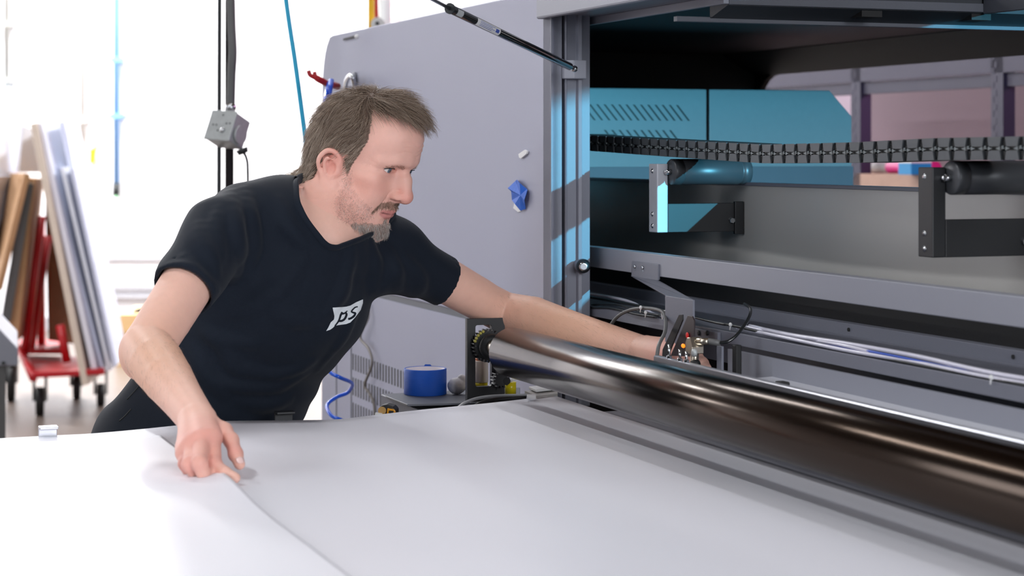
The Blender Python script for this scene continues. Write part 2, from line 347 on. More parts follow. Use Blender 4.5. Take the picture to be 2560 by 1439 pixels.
# spring bracket on the post
g = mb(); q0 = PA(1434, 150, -.095); q1 = PA(1467, 197, -.095)
g.prism([(-.12, q0.y-.014), (-.108, q0.y-.014), (-.095, q0.y), (-.095, q1.y), (-.12, q1.y)], 'z', q1.z, q0.z)
g.build('spring_bracket', grey_l, PR, .002)
# gas spring
GS = P(1436, 172, 3.53); GE = P(1124, 21, 3.0); GR = P(1060, -13, 2.9)
t = MB().cyl(GS+(GE-GS)*.045, GE, .0072, 24).build('gas_spring', mat('gloss black paint', rgb(16, 18, 20), .12, coat=.8, var=0), PR, .0015)
MB().cyl(GE, GR+(GR-GE)*2.5, .0032, 16).build('spring_rod', steel, t)
MB().cyl(GE+(GS-GE)*-.002, GE+(GS-GE)*.006, .0086, 24).build('end_collar', darkcable, t)
MB().sphere(GS, .0062, 12).cyl(GS, GS+(GE-GS)*.055, .0034, 12).build('ball_joint', steel, t)
def on_spring(f0, f1, w0, w1, m_, name, rad=.0075, parent=t):
    """label wrapped on the side of the cylinder"""
    ax = (GS-GE).normalized(); vw = (Vector((0, 0, CZ))-(GE+GS)/2); vw = (vw-ax*vw.dot(ax)).normalized(); w = ax.cross(vw)
    vs = []; n = 6
    for f in (f0, f1):
        for k in range(n+1):
            an = w0+(w1-w0)*k/n; vs.append(GE+(GS-GE)*f+(vw*math.cos(an)+w*math.sin(an))*rad)
    fs = [(k, k+1, n+2+k, n+1+k) for k in range(n)]
    return MB().add(vs, fs, True).build(name, m_, parent)
on_spring(.17, .34, -.9, .9, white, 'spring_label')
blueink = mat('blue print', rgb(70, 92, 176), .5)
for k in range(4): on_spring(.19, .30-.02*(k % 2), -.6+k*.32, -.6+k*.32+.1, blueink, 'label_print', .0076)
on_spring(.305, .33, -.5, .3, blueink, 'label_symbol', .0076)
on_spring(.03, .07, -.75, .75, zinc, 'round_emblem', .0076)
# round buffer low on the post
c = PA(1450, 663, -.12); cb = mb()
cb.cyl((-.121, c.y, c.z), (-.105, c.y, c.z), .0135, 24).build('buffer_base', grey_m, PR, .001)
mb().lathe([(.0125, 0), (.0135, .014), (.0095, .034), (.006, .035), (.005, .028), (0, .027)], (-.106, c.y, c.z), (1, -.35, .02), 24).build('buffer', rubber, PR)
cc = PA(1452, 663, -.1); mb().box(-.119, -.112, cc.y+.008, cc.y+.017, c.z-.009, c.z+.009).build('buffer_clip', grey_l, PR)
rng_ = mb(); mb().lathe([(.0085, 0), (.0085, .002), (.0055, .0022)], (-.0735, c.y-.0125, c.z+.0005), (1, -.35, .02), 24).build('buffer_ring', steel, PR)
# --- hood parts above
mb().box(-.16, 2.4, .14, .156, 1.634, 2.3).build('hood_front', grey_l, PR, .004)
mb().box(-.16, .4, .156, .262, 1.64, 1.664).build('hood_underside', grey_m, PR)
mb().prism([(.252, 1.626), (.262, 1.626), (.262, 1.64), (.252, 1.64)], 'x', -.19, .4).build('hood_channel', grey_l, PR, .001)
mb().box(.39, .4, .262, .765, 1.625, 1.640).box(.4, 2.4, .757, .768, 1.622, 1.652).build('hood_frame', grey_d, PR, .001)
mb().prism([(.33, 1.606), (.395, 1.624), (.395, 1.664), (.33, 1.664)], 'y', .262, 1.3).build('frame_web', mat('hood inner paint', rgb(52, 56, 62), .5), PR)
mb().box(.318, .332, .2, 1.4, 1.6, 1.609).build('inner_flange', grey_d, PR, .001)
for b_p in (.52, .74): mb().box(.34, .39, b_p, b_p+.04, 1.612, 1.625).build('rubber_plug', rubber, PR)
mb().prism([(.42, .79), (.42, 1.5), (2.4, 1.5), (2.4, .79)], 'z', 1.9, 1.915).build('raised_lid', grey_l, PR)
# --- back wall inside, with its rail
lightpanel = mat('smooth pale inner panel', rgb(192, 190, 186), .32, var=.05, scale=3, spec=.5)
mb().box(-1.7, 2.6, .51, .52, 1.1, 1.318).build('inner_wall', lightpanel, PR)
mb().box(-1.7, 2.6, .505, .525, 1.318, 1.3245).build('wall_rail', grey_m, PR, .001)
mb().box(-1.7, 2.6, .42, .508, .9, 1.165).build('lower_shade_sheet', blackin, PR)  # black sheet standing in for the shade below the cross beam
# --- print carriage boxes
def carriage(name, b0, b1, chamfer, vents):
    zt = 1.5325; g = mb()
    if chamfer: pts = [(b0, 1.22), (b0, zt), (b1-.062, zt+.001), (b1, zt-.062), (b1, 1.22)]
    else: pts = [(b0, 1.22), (b0, zt), (b1, zt), (b1, 1.22)]
    g.prism(pts, 'x', -1.4, -.9); o = g.build(name, mat('carriage cover paint', rgb(128, 134, 138), .4, var=.05, scale=60), PR, .003)
    if vents:
        s = mb()
        for zb, zt_, n0 in ((1.4565, 1.494, 14), (1.413, 1.434, 10)):
            for i in range(n0):
                bb = .79-i*.0188+(.0 if n0 == 14 else -.018)
                L = zt_-zb
                s.add([(-.8995, bb, zt_), (-.8995, bb+.0055, zt_), (-.8995, bb+.0055+L*.85, zb), (-.8995, bb+L*.85, zb), (-.9005, bb, zt_), (-.9005, bb+.0055, zt_), (-.9005, bb+.0055+L*.85, zb), (-.9005, bb+L*.85, zb)],
                      [(0, 1, 2, 3), (7, 6, 5, 4), (0, 4, 5, 1), (1, 5, 6, 2), (2, 6, 7, 3), (3, 7, 4, 0)])
        s.build('vent_slots', darkcable, o)
    return o
carriage('carriage_cover', .40, .872, False, True)
o = carriage('carriage_cover', .879, 1.271, True, False)
s = mb()
for i in range(14): s.cyl((-.9, .62+i*.048, 1.335), (-.898, .62+i*.048, 1.335), .0028, 8)
s.build('cover_screws', steel, o)
mb().box(-.9, -.893, .5, 1.271, 1.2, 1.347).build('carriage_skirt', grey_d, PR, .001)
mb().box(-.88, -.86, .49, .62, 1.408, 1.424).build('carriage_connector', black, PR)
# --- idler brackets and rollers carrying the chain
for a0, lab in ((-.0605, 'lit grey bracket'), (.8586, 'dark bracket')):
    g = mb(); g.box(a0, a0+.0375, .33, .352, 1.231, 1.3595)
    br = g.build('idler_bracket', steel_r if a0 < 0 else black, PR, .0015)
    if a0 > 0: br.data.materials.clear(); br.data.materials.append(black)
    else: br.data.materials.clear(); br.data.materials.append(mat('satin bare metal', rgb(196, 198, 206), .45, .1, var=.08, scale=60))
    mb().box(a0+.028, a0+.0375, .352, .508, 1.231, 1.285).box(a0+.0345, a0+.0435, .49, .508, 1.226, 1.288).build('bracket_arm', black, br, .001)
    s = mb()
    for z in (1.346, 1.265, 1.243):
        s.lathe([(.0045, -.0012), (.0045, 0), (.002, .0), (.0018, .002)], (a0+.0165, .3295, z), (0, -1, 0), 12)
    s.hexbolt((a0+.0375, .485, 1.252), (1, 0, 0), .006, .005); s.build('socket_screw', steel, br)
    ro = mb().lathe([(.006, 0), (.023, 0), (.0243, .002), (.0243, .018), (.0235, .0185), (.0235, .021), (.0243, .0215), (.0243, .139), (.0235, .1395), (.0235, .143), (.0243, .1435), (.0243, .16), (.0, .16)], (a0+.047, .353, 1.3445), (0, 1, 0), 40).build('idler_roller', mat('dark satin roller', rgb(74, 76, 80), .38, .2, var=.05), br)
    mb().cyl((a0+.033, .346, 1.3445), (a0+.047, .346, 1.3445), .004, 12).cyl((a0+.047, .343, 1.3445), (a0+.047, .354, 1.3445), .005, 12).build('roller_axle', steel, ro)
# --- cable chain
def chain_z(a):
    ks = [(-.5, .0), (-.343, 1.3994), (.0, 1.391), (.3805, 1.3783), (.676, 1.3806), (.9, 1.3855), (1.11, 1.3863), (1.6, 1.3863)]
    xs = [-.9, -.5, -.343, .0, .3805, .676, .9, 1.11, 1.8]; zs = [1.412, 1.4045, 1.3994, 1.389, 1.3783, 1.3806, 1.3855, 1.3863, 1.3866]
    return float(np.interp(a, xs, zs))
CH = mb().box(-.85, 1.75, .38, .40, 1.3655, 1.3665).build('cable_chain', greycable, PR)
CH.data.clear_geometry()
pin_m = mat('worn link pin', rgb(116, 124, 126), .45)
LK = MB(); h = .0158; p_ = .0405
LK.prism([(-.0155, h), (.0155, h), (.0125, .0028), (-.0125, .0028)], 'y', 0, .07)
LK.prism([(-.0125, -.0028), (.0125, -.0028), (.0155, -h), (-.0155, -h)][::-1], 'y', 0, .07)
LK.cur = 1
LK.prism([(-.0125, -.003), (-.0125, .003), (.0125, .003), (.0125, -.003)], 'y', .004, .066)
for k in range(6):   # ribbed gap
    z = .0042+k*.0021
    for sg in (-1, 1): LK.box(.0158-.0004*k, .0247+.0004*k, .003, .067, min(sg*z, sg*(z+.0011)), max(sg*z, sg*(z+.0011)))
LK.cur = 2
LK.prism([(.004, 0), (.014, .0026), (.014, -.0026)], 'y', -.0004, .0005); LK.prism([(.0365, 0), (.0265, .0026), (.0265, -.0026)], 'y', -.0004, .0005)
LK.prism([(.0165, .0007), (.0165, -.0007), (.024, -.0007), (.024, .0007)], 'y', -.0002, .0005)
LK.sphere((.02025, 0, .002), .0019, 6)
lk0 = None; n = 0
a = -.80
while a < 1.65:
    z = chain_z(a+.02); sl = (chain_z(a+.04)-chain_z(a))/.04
    if lk0 is None: lk = LK.build('chain_link', [plastic, darkcable, pin_m]); lk0 = lk
    else: lk = lk0.copy(); COL.objects.link(lk)
    lk.parent = CH
    lk.matrix_parent_inverse = Matrix.Identity(4)
    lk.matrix_basis = MF @ Matrix.Translation((a, .345, z)) @ Matrix.Rotation(-math.atan(sl), 4, 'Y')
    a += p_; n += 1
# --- beam across the opening, tray rail and cables
mb().box(-1.6, 2.4, .26, .285, 1.160, 1.199).build('cross_beam', grey_l, PR, .0012)
tr = mb(); tr.box(-1.6, 2.4, .24, .244, 1.0700, 1.0895); tr.box(-1.6, 2.4, .244, .42, 1.084, 1.0875); tr.box(-1.6, 2.4, .40, .42, 1.0, 1.1065)
tr.build('cable_tray', grey_m, PR, .0008)
mb().box(.45, 2.4, .234, .24, 1.0, 1.0625).box(.45, 2.4, .226, .40, 1.0, 1.004).build('rail_base', grey_l, PR)
mb().prism([(.13, 1.0305), (.234, 1.034), (.234, 1.028), (.13, 1.024)], 'x', .60, 2.4).build('drip_plate', mat('glossy pale grey plate', rgb(222, 224, 232), .2, var=.03, spec=.6), PR)
s = mb()
for a_ in (.55, .99, 1.40): s.cyl((a_, .3995, 1.097), (a_, .398, 1.097), .0032, 10)
s.build('tray_holes', rubber, PR)
cabwhite = mat('white cable', rgb(222, 220, 236), .3, coat=.3); cabblue = mat('blue cable', rgb(30, 84, 200), .35)
def cable(pts, r, m_, name='cable'):
    return MB(MF).tube(spline(pts, 10), r, 8).build(name, m_, PR)
cable([(.43, .285, 1.096), (.6, .262, 1.098), (.78, .262, 1.100), (.95, .272, 1.098), (1.15, .26, 1.096), (1.4, .27, 1.097), (1.9, .262, 1.096)], .0036, cabwhite)
cable([(.43, .262, 1.094), (.6, .25, 1.095), (.8, .25, 1.0925), (.95, .255, 1.093), (1.15, .25, 1.092), (1.4, .256, 1.093), (1.9, .25, 1.093)], .003, cabwhite)
cable([(.43, .275, 1.096), (.6, .27, 1.094), (.78, .252, 1.099), (.95, .26, 1.092), (1.2, .27, 1.092), (1.9, .27, 1.093)], .0026, cabwhite)
cable([(.7, .262, 1.092), (.80, .2535, 1.0965), (.95, .254, 1.096), (1.1, .262, 1.091)], .0018, cabblue)
cable([(-.4, .27, 1.098), (.1, .265, 1.101), (.38, .25, 1.0985), (.44, .252, 1.098), (.7, .258, 1.091), (1.2, .249, 1.0905), (1.9, .249, 1.091)], .0024, darkcable)
cable([(-.4, .28, 1.102), (-.1, .29, 1.102), (.05, .27, 1.096), (.15, .25, 1.0925), (.28, .255, 1.0925)], .003, cabwhite)
# thick grey cable: loops up from the left and drops down to the profile
g1 = [PB(1520, 822, .2), PB(1545, 790, .2), PB(1580, 773, .21), PB(1620, 770, .21), PB(1655, 778, .2), PB(1664, 800, .18), PB(1662, 830, .15), PB(1648, 860, .12), PB(1642, 892, .11)]
cable(g1, .0032, greycable)
g1 = [PB(1480, 768, .24), PB(1530, 770, .24), PB(1590, 784, .235), PB(1640, 792, .235)]
cable(g1, .0026, darkcable)
cable([PB(1480, 762, .25), PB(1540, 760, .25), PB(1600, 778, .25), PB(1650, 788, .24)], .002, darkcable)
ties = mb()
for x, y, b in ((1602, 768, .205), (1614, 781, .225), (2478, 943, .235), (1826, 811, .235)):
    q = PB(x, y, b); ties.sphere(q, .0035, 8, (1, .8, 1)); ties.tube([q, q+Vector((-.002, 0, -.009))], .0011, 6)
ties.build('cable_tie', white, PR)
# white hook clip on sensor plate
q = [PB(1656, 798, .2), PB(1654, 782, .2), PB(1660, 777, .2), PB(1668, 775, .2), PB(1669, 771, .2)]
MB(MF).tube(q, .0013, 6).build('cable_clip', white, PR)
# --- sensor bracket folded from sheet
f0 = PB(1580, 653, .257); f1 = PB(1646, 697, .257)
v0 = PB(1665, 738, .19); v1 = PB(1735, 880, .19)
sb = mb(); th = .002
a0, a1, z1, z0 = f0.x, f1.x, 1.182, 1.1545
zv = v0.z; av0, av1 = v0.x, v1.x
sb.box(a0, a1, .2565, .2605, z0, z1)
sb.slab([(a0, .2565, z0), (a1, .2565, z0), (av1, .19, zv), (av0, .19, zv)], (0, .002, -.003))
sb.box(av0, av1, .188, .192, v1.z, zv)
sb.build('sensor_bracket', grey_m, PR, .001)
s = mb()
for x in (1587, 1607):
    q = PB(x, 670, .256); s.lathe([(.0035, 0), (.0035, .002), (.0015, .0022)], (q.x, .2565, 1.1725), (0, -1, 0), 10); s.box(q.x-.0012, q.x+.0012, .2562, .2568, 1.165, 1.170)
s.build('bracket_screws', steel, PR)
# gusset fins, LED, fitting
def fin(pp, b0, m_, name, th=.0025):
    q = [PB(x, y, b0) for x, y in pp]; return MB(MF).slab(q, (0, th, 0)).build(name, m_, PR, .0006)
fin([(1697, 786), (1706, 786), (1706, 800), (1666, 897), (1655, 890), (1656, 873)], .165, black, 'gusset')
fin([(1719, 788), (1730, 790), (1735, 800), (1735, 885), (1722, 891), (1676, 889)], .16, mat('satin black fin', rgb(52, 44, 46), .3), 'gusset')
q = PB(1708, 864, .158); led = MB(MF).sphere((q.x, q.y, q.z), .0035, 10, (1.8, .6, 1)).build('indicator_lamp', mat('amber indicator', rgb(255, 140, 20), .4, emit=((1, .22, .01, 1), 1.3)), PR)
q = PB(1718, 838, .158); MB(MF).sphere((q.x, q.y, q.z), .0028, 10, (1.8, .4, 1.8)).build('indicator_lamp', mat('red indicator', rgb(190, 20, 20), .4, emit=((1, .03, .02, 1), .12)), PR)
mp = mb(); q0 = PB(1738, 825, .232); q1 = PB(1815, 850, .232)
q0 = PB(1736, 822, .236); q1 = PB(1797, 856, .236)
mp.box(q0.x, q1.x, .234, .24, q1.z-.004, q0.z+.002); mp.build('mounting_plate', grey_m, PR, .001)
s = mb()
for x in (1748, 1769): qq = PB(x, 832, .234); s.lathe([(.0042, 0), (.0042, .002), (.002, .0022)], (qq.x, .234, qq.z), (0, -1, 0), 12)
s.build('plate_screws', rubber, PR)
fc = PB(1740, 862, .15)
SN = mb(); SN.prism([(fc.x-.012, fc.z+.004), (fc.x-.006, fc.z+.012), (fc.x+.004, fc.z+.013), (fc.x+.012, fc.z-.002), (fc.x+.012, fc.z-.013), (fc.x-.012, fc.z-.013)], 'y', .137, .158)
sn = SN.build('sensor_fitting', nickel, PR, .0012)
mb().cyl((fc.x+.004, .148, fc.z+.006), (fc.x+.026, .160, fc.z+.008), .0055, 20).build('fitting_neck', nickel, sn)
s = mb()
for i in range(6): s.cyl((fc.x+.003, .146, fc.z-.012-i*.0022), (fc.x+.003, .146, fc.z-.0132-i*.0022), .007, 18)
s.cyl((fc.x+.003, .146, fc.z-.01), (fc.x+.003, .146, fc.z-.03), .0062, 18); s.build('fitting_thread', nickel, sn)
mb().sphere((fc.x+.005, .146, fc.z-.03), .009, 12).build('fitting_nut', rubber, sn)
mb().lathe([(0, -.002), (.006, -.002), (.0062, .003)], (fc.x+.017, .138, fc.z-.01), (0, 1, 0), 18).build('adjust_screw', zinc, sn)
mb().cyl((fc.x+.022, .158, fc.z+.008), (fc.x+.04, .172, fc.z+.006), .0055, 18, .0045).build('cable_boot', greycable, sn)
el = [Vector((fc.x+.038, .171, fc.z+.006)), Vector((fc.x+.046, .186, fc.z+.010)), Vector((fc.x+.044, .205, fc.z+.024)), Vector((fc.x+.03, .228, fc.z+.044)), Vector((fc.x-.0, .246, fc.z+.055)), Vector((fc.x-.05, .262, fc.z+.058))]
MB(MF).tube(spline(el, 10), .0026, 10).build('sensor_cable', mat('gloss black cable', rgb(24, 28, 30), .2, coat=.5), sn)
s = mb(); s.box(fc.x+.016, fc.x+.034, .178, .182, fc.z-.055, fc.z+.0).build('sensor_tab', grey_m, PR, .001)
mb().box(fc.x+.045, fc.x+.06, .19, .2, fc.z-.045, fc.z+.004).box(fc.x+.03, fc.x+.075, .17, .2, fc.z-.062, fc.z-.046).build('clamp_block', rubber, PR, .002)
# little bright blocks on the drip plate
s = mb()
for i, (x, y) in enumerate(((1822, 915), (1850, 922), (1905, 942), (1920, 950), (1880, 930))):
    q = PB(x, y, .16); s.box(q.x-.01, q.x+.01, .156, .166, 1.03, 1.038) if i % 2 else s.sphere((q.x, q.y, 1.04), .0045, 8)
s.build('pipe_blocks', steel, PR)
mb().box(.77, .79, .145, .16, 1.03, 1.05).build('rubber_stop', rubber, PR, .002)
# --- aluminium profile behind the roller with studs
pf = mb(); pf.box(.463, 2.4, .095, .106, 1.040, 1.0585).box(.463, 2.4, .112, .118, 1.036, 1.052).box(.463, 2.4, .106, .125, 1.030, 1.044)
pf.build('edge_profile', alu, PR, .002)
for px_, hh in ((1673, .022), (1700, .018), (1716, .017)):
    q = PB(px_, 893, .1); mb().cyl((q.x, .1, 1.058), (q.x, .1, 1.058+hh), .0022, 10).hexbolt((q.x, .1, 1.058), (0, 0, 1), .0045, .004).build('stud', steel, PR)
# --- small things stuck on the side panel
def stick(name, pp, d, m_, label, cat, bev=0):
    q = [PB(x, y, .1545) for x, y in pp]; return tag(MB(MF).slab(q, (0, -d, 0)).build(name, m_, None, bev), label, cat)
tapeb = mat('bright blue tape', rgb(20, 98, 206), .6, var=.05, bump=.5, bscale=120)
stick('paper_scrap', [(1288, 502), (1303, 508), (1303, 528), (1296, 530), (1284, 520)], .001, white, 'small white paper scrap under the blue tape on the grey panel', 'paper')
tp = MB(MF); pp = [(1289, 452), (1297, 449), (1309, 458), (1317, 472), (1323, 476), (1320, 500), (1314, 522), (1306, 526), (1297, 510), (1280, 500), (1283, 478), (1279, 470)]
q = [PB(x, y, .153) for x, y in pp]; c = PB(1302, 488, .146)
vs = [c]+[Vector((v.x, .1535-.004*(i % 3), v.z)) for i, v in enumerate(q)]; tp.add(vs, [(0, i+1, (i+1) % 12+1) for i in range(12)])
tp = tp.build('tape_scrap', tapeb); so = tp.modifiers.new('s', 'SOLIDIFY'); so.thickness = .0008
tag(tp, 'crumpled scrap of blue masking tape stuck to the grey side panel', 'tape')
stick('magnet', [(1300, 385), (1316, 374), (1322, 378), (1321, 384), (1307, 396), (1302, 394)], .004, white, 'small white magnet clip on the grey side panel above the blue tape', 'magnet', .0006)
stick('top_catch', [(861, 101), (862, 96), (892, 88), (894, 93)], .004, rubber, 'small dark catch on the top edge of the grey cabinet', 'catch')
q = PB(892, 92, .14); tag(MB(MF).sphere(q, .006, 8).build('catch_knob', white), 'tiny white knob at the end of the dark catch', 'knob')
# steel hook with red rack fork and blue hose
t = thing('wall_hook', W(-1.45, .15, 1.55), 'polished steel hook on the grey panel just above the man\'s head', 'hook')
hk = [PB(862, 235, .15), PB(865, 205, .13), PB(874, 190, .12), PB(882, 194, .12), PB(886, 215, .13), PB(887, 235, .15)]
MB(MF).tube(spline(hk, 8), .0062, 10).build('hook_bar', steel, t)
MB(MF).sphere(PB(885, 200, .15), .016, 10, (1, .2, 1.4)).build('hook_plate', grey_m, t)
t = thing('red_rack_fork', W(-1.9, .1, 1.55), 'red two-pronged fork sticking out past the panel edge behind the man', 'fork')
MB().tube([P(845, 216, 4.8), P(815, 208, 4.75), P(793, 196, 4.7)], .0085, 10).build('fork_arm', red, t)
MB().tube(spline([P(798, 199, 4.7), P(783, 192, 4.7), P(775, 187, 4.7), P(771, 176, 4.7)], 6), .0055, 10).build('prong', red, t)
MB().tube(spline([P(800, 200, 4.72), P(792, 194, 4.7), P(788, 188, 4.7), P(786, 179, 4.7)], 6), .005, 10).build('prong', red, t)
# coil hose
t = thing('coiled_hose', W(-1.2, .05, .75), 'bright blue coiled air hose hanging down in front of the grey cabinet', 'hose')
key = [(824, 202), (817, 225), (812, 260), (810, 330), (830, 560), (840, 700), (845, 790), (862, 826), (880, 846), (868, 872), (840, 890), (818, 908), (825, 930), (852, 944), (880, 958), (870, 980), (842, 992), (818, 1012), (828, 1038), (855, 1050), (880, 1064), (860, 1090), (825, 1110), (822, 1130), (850, 1145)]
dep = [4.72, 4.7, 4.6, 4.5, 4.3, 4.2, 4.15, 4.1, 4.15, 4.19, 4.18, 4.15, 4.11, 4.1, 4.15, 4.19, 4.18, 4.15, 4.11, 4.1, 4.15, 4.19, 4.18, 4.15, 4.1]
MB().tube(spline([P(x, y, d) for (x, y), d in zip(key, dep)], 10), .0042, 10).build('hose_tube', bluehose, t)
MB().cyl(P(829, 200, 4.71), P(822, 240, 4.68), .0062, 14).build('hose_fitting', mat('blue fitting', rgb(28, 74, 190), .35), t)
# grey cables hanging on lower panel
tag(MB(MF).tube(spline([PB(918, 748, .15), PB(921, 790, .145), PB(908, 820, .14), PB(901, 845, .14), PB(922, 872, .14), PB(930, 910, .14), PB(912, 960, .14), PB(922, 980, .145), PB(935, 1010, .15), PB(937, 1060, .15)], 8), .0035, 8).build('hanging_cable', mat('taupe cable', rgb(128, 122, 118), .5)), 'thin taupe cable hanging down the louvred panel behind the blue hose', 'cable')
# ================================================================== PRINT TABLE, SHEETS, ROLLER
PT = thing('print_table', W(.9, -.6, 0), 'flat print table covered with white sheets in the foreground', 'table')
mb().box(.2, 2.6, -2.6, .215, .80, .934).build('table_body', grey_m, PT, .004)
mb().box(.186, .2145, -2.6, -.03, .895, .9365).build('edge_rail', alu, PT, .0015)
mb().box(.216, 2.6, -2.6, .21, .934, .9372).build('table_surface', bedm, PT)
s = mb()
for i in range(26): s.cyl((.2, -1.6+i*.06, .9365), (.2, -1.6+i*.06, .937), .004, 8)
s.build('rail_holes', rubber, PT)
for a, b in ((.35, -2.4), (.35, -.2), (2.4, -2.4), (2.4, -.2)): mb().box(a-.04, a+.04, b-.04, b+.04, 0, .8).build('leg', grey_d, PT)
q = PB(121, 1085, -.82)
c = W(0, 0, 0)
qq = PZ(121, 1098, .937); la = (MF.inverted() @ qq)
for (px, py, m_, nm, w, hgt) in ((121, 1099, alu, 'edge_clamp', .028, .021), (712, 1056, black, 'edge_clamp', .031, .014)):
    la = MF.inverted() @ PZ(px, py, .937)
    if px > 600: la = MF.inverted() @ P(712, 1056, 3.19); la.z = .937
    g = mb(); g.prism([(la.x-.012, .90), (la.x-.012, .937+hgt), (la.x+.010, .937+hgt), (la.x+.010, .937+hgt-.004), (la.x-.006, .937+hgt-.004), (la.x-.006, .90)], 'y', la.y-w/2, la.y+w/2)
    tag(g.build(nm, m_, None, .001), 'small bright aluminium clamp on the table edge rail at the far left' if px < 600 else 'small black clamp on the table edge in front of the man', 'clamp')
# bridge plate between table and shelf
# sheets: surfaces with thickness, gently bent
def sheet(name, fn, nu, nv, th, m_, label):
    vs = []; fs = []
    for j in range(nv+1):
        for i in range(nu+1): vs.append(fn(i/nu, j/nv))
    n = len(vs); vs2 = [Vector(v)-Vector((0, 0, th)) for v in vs]
    fs = [(j*(nu+1)+i, j*(nu+1)+i+1, (j+1)*(nu+1)+i+1, (j+1)*(nu+1)+i) for j in range(nv) for i in range(nu)]
    fs2 = [tuple(x+n for x in f[::-1]) for f in fs]
    edge = [i for i in range(nu+1)]+[j*(nu+1)+nu for j in range(1, nv+1)]+[nv*(nu+1)+i for i in range(nu-1, -1, -1)]+[j*(nu+1) for j in range(nv-1, 0, -1)]
    sd = [(edge[k], edge[(k+1) % len(edge)], edge[(k+1) % len(edge)]+n, edge[k]+n) for k in range(len(edge))]
    g = MB(); g.add(vs+vs2, fs+fs2, True); g.add([], []); g.f += sd; g.sm += [False]*len(sd); g.mi += [0]*len(sd)
    return tag(g.build(name, m_), label, 'sheet')
z0 = .9402
far_pts = [(-.75, .20), (-.53, .135), (-.346, .1766), (-.12, .10), (.105, .0088)]
def sheet1(u, v):
    # u: along b, v: along a (away edge -> viewer)
    b = -1.3+u*(.107+1.3)
    a_far = float(np.interp(b, [-1.3, -.75, -.53, -.346, -.12, .105], [.225, .19, .130, .17, .095, .010]))
    a = a_far+v*(2.5-a_far); z = z0
    d = max(0, 1-(a-a_far)/.25)
    if a < .19: z += 0
    return W(a, b, z+.0015*d*math.sin(b*9)**2)
sheet('white_sheet', sheet1, 70, 60, .0012, paperm, 'large white printing sheet on the table running under the steel roller')
# left sheet lies on top; its right edge runs from the hand towards the viewer and curls up a little
e0 = MF.inverted() @ PZ(405, 1088, .943); e1 = MF.inverted() @ PZ(600, 1203, .945); e2 = MF.inverted() @ PZ(872, 1439, .945)
def edge_b(a): return e0.y+(e2.y-e0.y)*(a-e0.x)/(e2.x-e0.x)
def sheet2(u, v):
    a_far = e0.x-.006; a = a_far+v*(2.4-a_far); bE = edge_b(a); b = -1.5+u**.55*(bE+1.5)
    t = max(0, 1-(bE-b)/.15); hgt = .013*math.exp(-((a-e1.x)/.16)**2)+.004*math.exp(-((a-e2.x+.1)/.4)**2)
    return W(a, b, .9425+t*t*hgt+.0012*math.exp(-((b-bE+.10+.1*(a-e1.x))/.03)**2)*math.exp(-((a-e1.x-.3)/.35)**2))
sheet('white_sheet', sheet2, 90, 90, .0014, paperm, 'white sheet on the left whose lifted edge is pinched by the man\'s hand')
# ------------------------------------------------------------------ roller
RZ = 1.030
rolm = mat('dark brushed roller', rgb(66, 57, 51), .2, 1, var=.05, scale=8, stretch=(1, 1, 1), aniso=.0)
t = thing('steel_roller', W(-.04, 0, .937), 'long dark brushed steel roller crossing above the white sheets', 'roller')
mb().lathe([(.0, 0), (.02, 0), (.041, .0), (.0432, .003), (.0432, 2.22), (.02, 2.22)], (.078, 0, RZ), (1, 0, 0), 96).build('roller_tube', rolm, t)
mb().cyl((-.09, 0, RZ), (.082, 0, RZ), .0135, 28).build('shaft', nickel, t)
mb().lathe([(.0135, -.026), (.023, -.026), (.0235, -.020), (.019, -.014), (.0135, -.013)], (0, 0, RZ), (1, 0, 0), 36).build('bearing_ring', darkcable, t)
def gear(c, r0, r1, n, x0, x1, m_, name, par, hub=.012):
    pts = []
    for i in range(n):
        for f, rr in ((0, r0), (.22, r1), (.5, r1), (.72, r0)):
            an = 2*math.pi*(i+f)/n; pts.append((c[1]+rr*math.cos(an), c[2]+rr*math.sin(an)))
    return MB(MF).prism(pts, 'x', x0, x1).build(name, m_, par, .0006)
for k, (x0, x1) in enumerate(((-.0545, -.046), (-.043, -.034))):
    gear((0, .0, RZ), .0255, .0305, 26, x0, x1, black, 'gear', t)
mb().cyl((-.0545, 0, RZ), (-.03, 0, RZ), .024, 24).build('gear_hub', darkcable, t)
brassg = mat('yellow grease', rgb(176, 168, 84), .3)
s = mb()
for i in range(5):
    an = 2.0+i*.2; s.sphere((-.035, .029*math.cos(an), RZ+.029*math.sin(an)), .003, 6, (1.5, 1, 1))
s.build('grease', brassg, t)
# bearing plate with slot
pl = mb(); b0, b1, zb, zt = -.0354, .0376, .927, 1.0785
def frame_prism(g, outer, inner, x0, x1):
    n = len(outer); vs = [(x0, *p) for p in outer]+[(x0, *p) for p in inner]+[(x1, *p) for p in outer]+[(x1, *p) for p in inner]; fs = []
    for i in range(n):
        j = (i+1) % n; fs += [(i, j, n+j, n+i), (2*n+i, 3*n+i, 3*n+j, 2*n+j), (i, 2*n+i, 2*n+j, j), (n+i, n+j, 3*n+j, 3*n+i)]
    g.add(vs, fs)
def rrect(b0, b1, z0, z1, r, n=4):
    out = []
    for cx, cz, s0 in ((b1-r, z1-r, 0), (b0+r, z1-r, 90), (b0+r, z0+r, 180), (b1-r, z0+r, 270)):
        for i in range(n+1): an = math.radians(s0+90*i/n); out.append((cx+r*math.cos(an), cz+r*math.sin(an)))
    return out
frame_prism(pl, rrect(b0, b1, zb, zt, .0008), rrect(b0+.016, b1-.0255, .9545, 1.0665, .004), -.066, -.0548)
pl.build('bearing_plate', black, t, .0006)
gear((0, .024, .968), .012, .016, 14, -.0545, -.035, black, 'small_gear', t)
mb().cyl((-.0545, .034, .965), (-.034, .034, .965), .007, 14).build('idler_pin', rubber, t)
